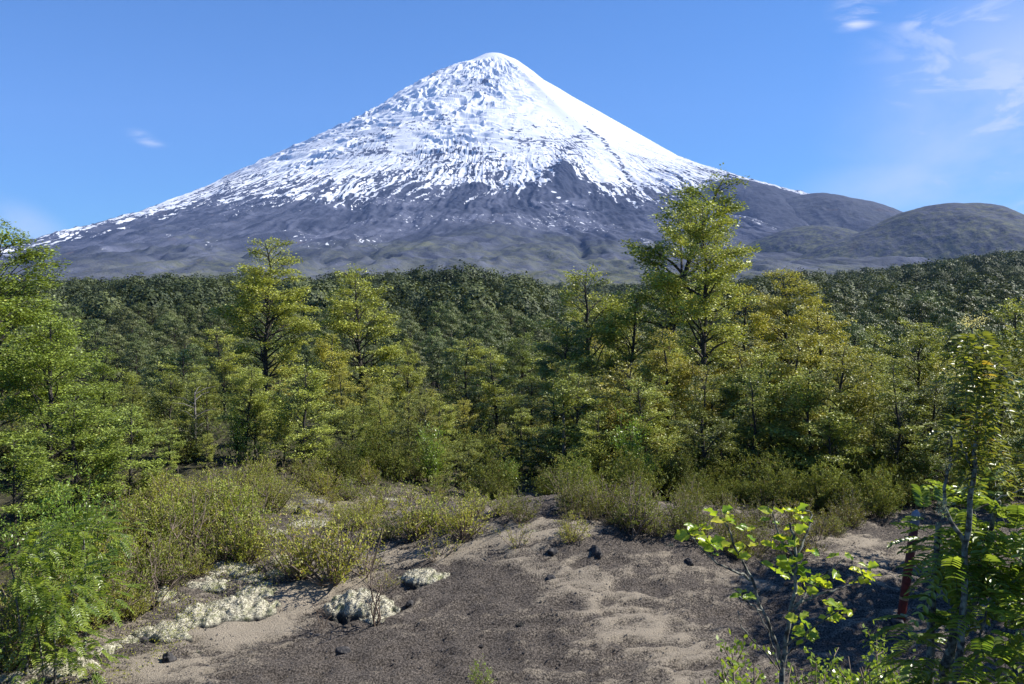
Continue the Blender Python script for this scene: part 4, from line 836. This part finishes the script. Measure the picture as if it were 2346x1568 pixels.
for (u, v, Y, n) in clusters:
    c = W3(u, v, Y)
    for k in range(n):
        az = k * 2.4 + R.rand(); d = np.array([cos(az), sin(az) * .9, R.uniform(-.3, .7)]); L = R.uniform(.034, .060)
        A_.add(*big_leaf(c + nrm(d) * .008 + R.randn(3) * .007, d, nrm(np.array([R.randn() * .5, -.35 + R.randn() * .4, .8])), L, L * R.uniform(.6, .85), np.clip(R.beta(1.2, 1.0) * .9 + (.1 if R.rand() < .1 else 0), 0, 1), .26, R))
def child(name, me, e): o = link(name, me, e); o.location = -np.array(e.location); return o
child('stem', T.mesh('stem', M_greybark), e); child('foliage', A_.mesh('foliage', M_wavy), e)

# ---- shrubs with pinnate leaves at the right
def frond(P, A, up, L, nl_, lw, tint, R, Ac, T=None, droop=.35):
    A = nrm(A); S = nrm(np.cross(A, up)); n = np.cross(S, A); pts = [P + A * L * t - np.array([0, 0, 1]) * droop * L * t * t for t in np.linspace(0, 1, 8)]
    if T: T.add(np.array(pts), np.linspace(.0022, .0008, 8), 3)
    for i in range(nl_):
        t = .18 + .82 * (i + .5) / nl_; q = P + A * L * t - np.array([0, 0, 1]) * droop * L * t * t
        for sg in (1, -1):
            dd = S * sg + A * .55 + n * R.uniform(-.1, .25); w = lw * (1 - .35 * abs(t - .5))
            Ac.add(*big_leaf(q, dd, n + S * sg * .25 + R.randn(3) * .12, w, w * .46, np.clip(tint + R.randn() * .15, 0, .93), .02, R))
def pin_shrub(name, label, rootuv, stems, fr, r0, mat=M_pinn, catn='shrub', extra=None, lw=.056, dens=1.8):
    e = bpy.data.objects.new(name, None); C.objects.link(e); b = W3(*rootuv); b[2] = float(G(b[0], b[1])); e.location = b; tag(e, label, catn)
    T = Tubes(); Ac = Acc()
    for (pts, ra, rb) in stems: stemline(pts, ra, rb, T, 8, .004, R)
    for (u, v, Y, n, spread) in fr:
        c = W3(u, v, Y)
        for k in range(int(n * dens + .5)):
            o = np.array([R.uniform(-1, 1) * spread, R.uniform(-1, 1) * spread * 1.4, R.uniform(-.7, .7) * spread]); a = o * 1.2 / max(spread, .02) + np.array([0, -.15, R.uniform(-.25, .45)])
            if u < 2180 and v < 1425 and mat is M_pinn: a[0] = abs(a[0]) + .1; o[0] = abs(o[0])
            frond(c + o, a, np.array([0, 0, 1.]), R.uniform(.15, .22) * lw / .05 * (.5 if mat is M_bronze else 1), R.randint(3, 5) if mat is M_bronze else R.randint(6, 9), lw, R.beta(2, 2.2), R, Ac, T, droop=1.1 if mat is M_bronze else .35)
    child('stem', T.mesh('stem', M_greybark), e); child('foliage', Ac.mesh('foliage', mat), e)
    if extra: extra(e)
    return e
def wd(v): return .12
pin_shrub('pinnate_shrub', 'dense shrub with glossy pinnate leaves and grey lichen-covered stems at the right edge', (2190, 1750, 4.6),
    [([(2130, 1760, 4.6), (2133, 1568, 4.6), (2132, 1400, 4.6), (2145, 1280, 4.6), (2150, 1200, 4.65)], .024, .016), ([(2150, 1740, 4.5), (2165, 1540, 4.5), (2200, 1400, 4.5), (2230, 1330, 4.5), (2262, 1240, 4.5), (2290, 1150, 4.5)], .030, .010), ([(2200, 1420, 4.5), (2250, 1360, 4.45), (2290, 1250, 4.4)], .016, .006), ([(2195, 1380, 4.6), (2198, 1300, 4.6), (2205, 1200, 4.6)], .014, .008), ([(2230, 1170, 4.6), (2290, 1140, 4.6), (2346, 1120, 4.6)], .006, .003), ([(2220, 1700, 4.4), (2226, 1560, 4.4), (2260, 1400, 4.3)], .012, .005)],
    [(2160, 1175, 4.6, 6, .10), (2220, 1175, 4.6, 7, .12), (2290, 1165, 4.5, 8, .12), (2340, 1180, 4.5, 6, .12), (2130, 1215, 4.6, 6, .09), (2180, 1240, 4.55, 8, .12), (2250, 1230, 4.55, 9, .14), (2320, 1240, 4.5, 9, .14), (2150, 1290, 4.6, 5, .08), (2210, 1290, 4.5, 9, .13), (2280, 1300, 4.5, 9, .14), (2340, 1310, 4.5, 8, .12), (2290, 1370, 4.4, 6, .12), (2340, 1390, 4.3, 5, .10), (2240, 1400, 4.4, 4, .1), (2310, 1430, 4.3, 6, .12), (2260, 1470, 4.3, 6, .12), (2330, 1500, 4.3, 6, .12), (2100, 1430, 4.6, 3, .08), (2105, 1480, 4.6, 5, .10), (2160, 1500, 4.5, 4, .1), (2220, 1540, 4.3, 6, .12), (2280, 1560, 4.2, 6, .12), (2340, 1570, 4.2, 5, .12)], .03)
def flower_part(e):
    Ac = Acc()
    for (u, v, uu, vv, n) in [(2225, 745, 2256, 728, 150), (2222, 750, 2200, 738, 110), (2218, 745, 2212, 722, 60)]:
        a, b = W3(u, v, 4.2), W3(uu, vv, 4.2)
        t = R.rand(n); P = a + (b - a) * t[:, None] + R.randn(n, 3) * .010; V, F, tt = leaf_quads(P, nrm(R.randn(n, 3)), nrm(R.randn(n, 3)), R.uniform(.006, .013, n), R.uniform(.003, .006, n), R.rand(n)); Ac.add(V, F, tt)
    child('flower', Ac.mesh('flower', M_flower, False), e)
    for (u, v, s_, n) in [(2268, 865, .035, 260), (2262, 840, .02, 90), (2168, 1060, .02, 80), (2160, 1160, .03, 160)]:
        Ac = Acc(); P = W3(u, v, 4.25) + R.randn(n, 3) * np.array([s_ * .5, s_ * .5, s_]); V, F, tt = leaf_quads(P, nrm(R.randn(n, 3) + np.array([0, 0, -1.])), nrm(R.randn(n, 3)), R.uniform(.012, .03, n), R.uniform(.0012, .0022, n), R.rand(n)); Ac.add(V, F, tt)
        child('beard_lichen', Ac.mesh('beard_lichen', M_flower, False), e)
pin_shrub('flowering_stem', 'tall thin stem with bronze drooping leaves and a cream flower spike, rising at the right', (2210, 1750, 4.3),
    [([(2170, 1740, 4.3), (2205, 1440, 4.3), (2212, 1250, 4.3), (2228, 1080, 4.25), (2240, 960, 4.25), (2245, 860, 4.2), (2225, 745, 4.2)], .020, .004), ([(2212, 1250, 4.3), (2160, 1160, 4.3), (2175, 1060, 4.3), (2180, 1000, 4.3)], .012, .004), ([(2228, 1080, 4.25), (2200, 1010, 4.3)], .008, .003)],
    [(2228, 778, 4.2, 3, .03), (2215, 800, 4.2, 4, .04), (2245, 815, 4.2, 4, .07), (2205, 835, 4.2, 4, .07), (2252, 850, 4.2, 6, .06), (2225, 868, 4.2, 4, .09), (2262, 880, 4.2, 4, .04), (2240, 905, 4.2, 4, .07), (2222, 935, 4.2, 3, .05), (2262, 930, 4.2, 2, .03), (2190, 985, 4.3, 5, .06), (2225, 990, 4.3, 6, .06), (2250, 1000, 4.25, 5, .05), (2215, 1020, 4.3, 5, .07), (2265, 1040, 4.25, 4, .04), (2240, 1055, 4.3, 4, .05), (2190, 1060, 4.3, 3, .05), (2250, 1090, 4.3, 3, .05)], .02, M_bronze, extra=flower_part, lw=.046, dens=2.3)
pin_shrub('pinnate_shrub', 'leafy spray with orange-tipped leaves entering from the right edge', (2440, 1500, 4.8), [([(2440, 1500, 4.8), (2400, 1250, 4.8), (2346, 1110, 4.8), (2320, 1085, 4.8)], .01, .003)], [(2330, 1085, 4.8, 5, .07), (2350, 1110, 4.8, 5, .08), (2320, 1070, 4.8, 3, .05)], .01, M_bronze, lw=.045)
# left foreground shrubs with longer leaves
for (u, v, Y, sz_, lab, kk) in [(190, 1260, 9.5, 1.0, 'bright fern-leaved shrub at the left, sunlit top', 0), (60, 1260, 9.0, 1.0, 'fern-leaved shrub against the left edge', 1), (120, 1400, 8.6, .9, 'lower fern-leaved shrub in the left corner', 2)]:
    fr = [(u + R.randn() * 30, v - 60 + R.rand() * 180, Y + R.randn() * .15, 4, .22) for _ in range(16)]
    pin_shrub('pinnate_shrub', lab, (u, v + 330, Y), [([(u, v + 330, Y), (u + 8, v + 100, Y), (u, v - 40, Y)], .02, .006), ([(u, v + 300, Y), (u - 30, v + 60, Y), (u - 45, v, Y)], .012, .004)], fr, .02, M_pinn, lw=.048, dens=2.4)

# small bright leafy shrubs by the camera bank
P_bit = [bush_proto(81 + i, M_laurel, M_twig, H=.6, R0=.28, nst=12, leaf=.026, nper=14, kind='round', wl_=.6) for i in range(3)]
for i, (u, v, Y, s_, lab) in enumerate([(1705, 1480, 5.2, .95, 'small bright green shrub at the bottom, left of the sapling stem'), (1740, 1540, 4.9, .7, 'tiny bright shrub touching the bottom edge left of the sapling stem'), (1860, 1510, 5.2, .8, 'small yellow-green shrub right of the sapling stem'), (1950, 1515, 5.0, .7, 'small leafy shrub between the sapling and the grey stems'), (2010, 1550, 4.8, .6, 'low shrub at the bottom edge left of the grey stems'), (2070, 1500, 5.6, .8, 'thin yellowish shrub left of the grey stems'), (2020, 1450, 7.5, .7, 'pale yellowish shrub on the path side below the red post'), (1100, 1555, 8.9, .45, 'tiny yellow-green plant at the bottom edge of the scoria')]):
    x = (u - CU) / FL * Y; zt = EYE - (v - HV) / FL * Y; gz = float(G(x, Y)); h = max(.3, zt - gz)
    place('small_shrub', P_bit[i % 3], (x, Y, gz), max(h / .6, .5) if h < 1.4 else h / .6, i, lab, 'shrub', 'small bright shrubs near the viewer', (1.2, 1.1, .8), names=SN)
# dead snags among the trees
for (u_, v_, Y_, lab_) in [(1985, 835, 23, 'bare broken grey trunk standing among the right-hand beech crowns'), (445, 900, 19, 'leaning dead grey stem in the left thicket'), (1290, 900, 19.5, 'short dead snag at the left foot of the dense beech group')]:
  T = Tubes(); p = on(u_, Y_); zt = EYE - (v_ - HV) / FL * Y_; T.add(np.array([[0, 0, 0], [.02, 0, (zt - p[2]) * .5], [.0, .03, zt - p[2]]]), np.array([.05, .035, .012]), 7)
  for k in range(16): z = (zt - p[2]) * R.uniform(.3, .97); az = R.rand() * 6.28; T.add(np.array([[0, 0, z], [cos(az) * .25, sin(az) * .25, z + .12], [cos(az) * .5, sin(az) * .5, z + .15]]), np.array([.012, .008, .003]), 4)
  tag(link('dead_tree', T.mesh('dead_tree', M_deadwood), None, p), lab_, 'dead tree')


# ------------------------------------------------------------------ haze
bmh = np.array([[x, y, z] for x in (-11000, 11000) for y in (-55, 13500) for z in (-45, 2900)], float)
hf = np.array([[0, 1, 3, 2], [4, 6, 7, 5], [0, 4, 5, 1], [2, 3, 7, 6], [0, 2, 6, 4], [1, 5, 7, 3]])
mh, n, l, out = mat_new('haze_air')
pv = N(n, 'ShaderNodeVolumePrincipled'); pv.inputs['Color'].default_value = (.32, .50, 1.0, 1); pv.inputs['Density'].default_value = 4.0e-5; pv.inputs['Anisotropy'].default_value = 0
l.new(pv.outputs[0], out.inputs['Volume'])
ho = link('haze', mesh_np('haze', bmh, hf, mh)); tag(ho, 'thin blue haze in the distance', kind='stuff')
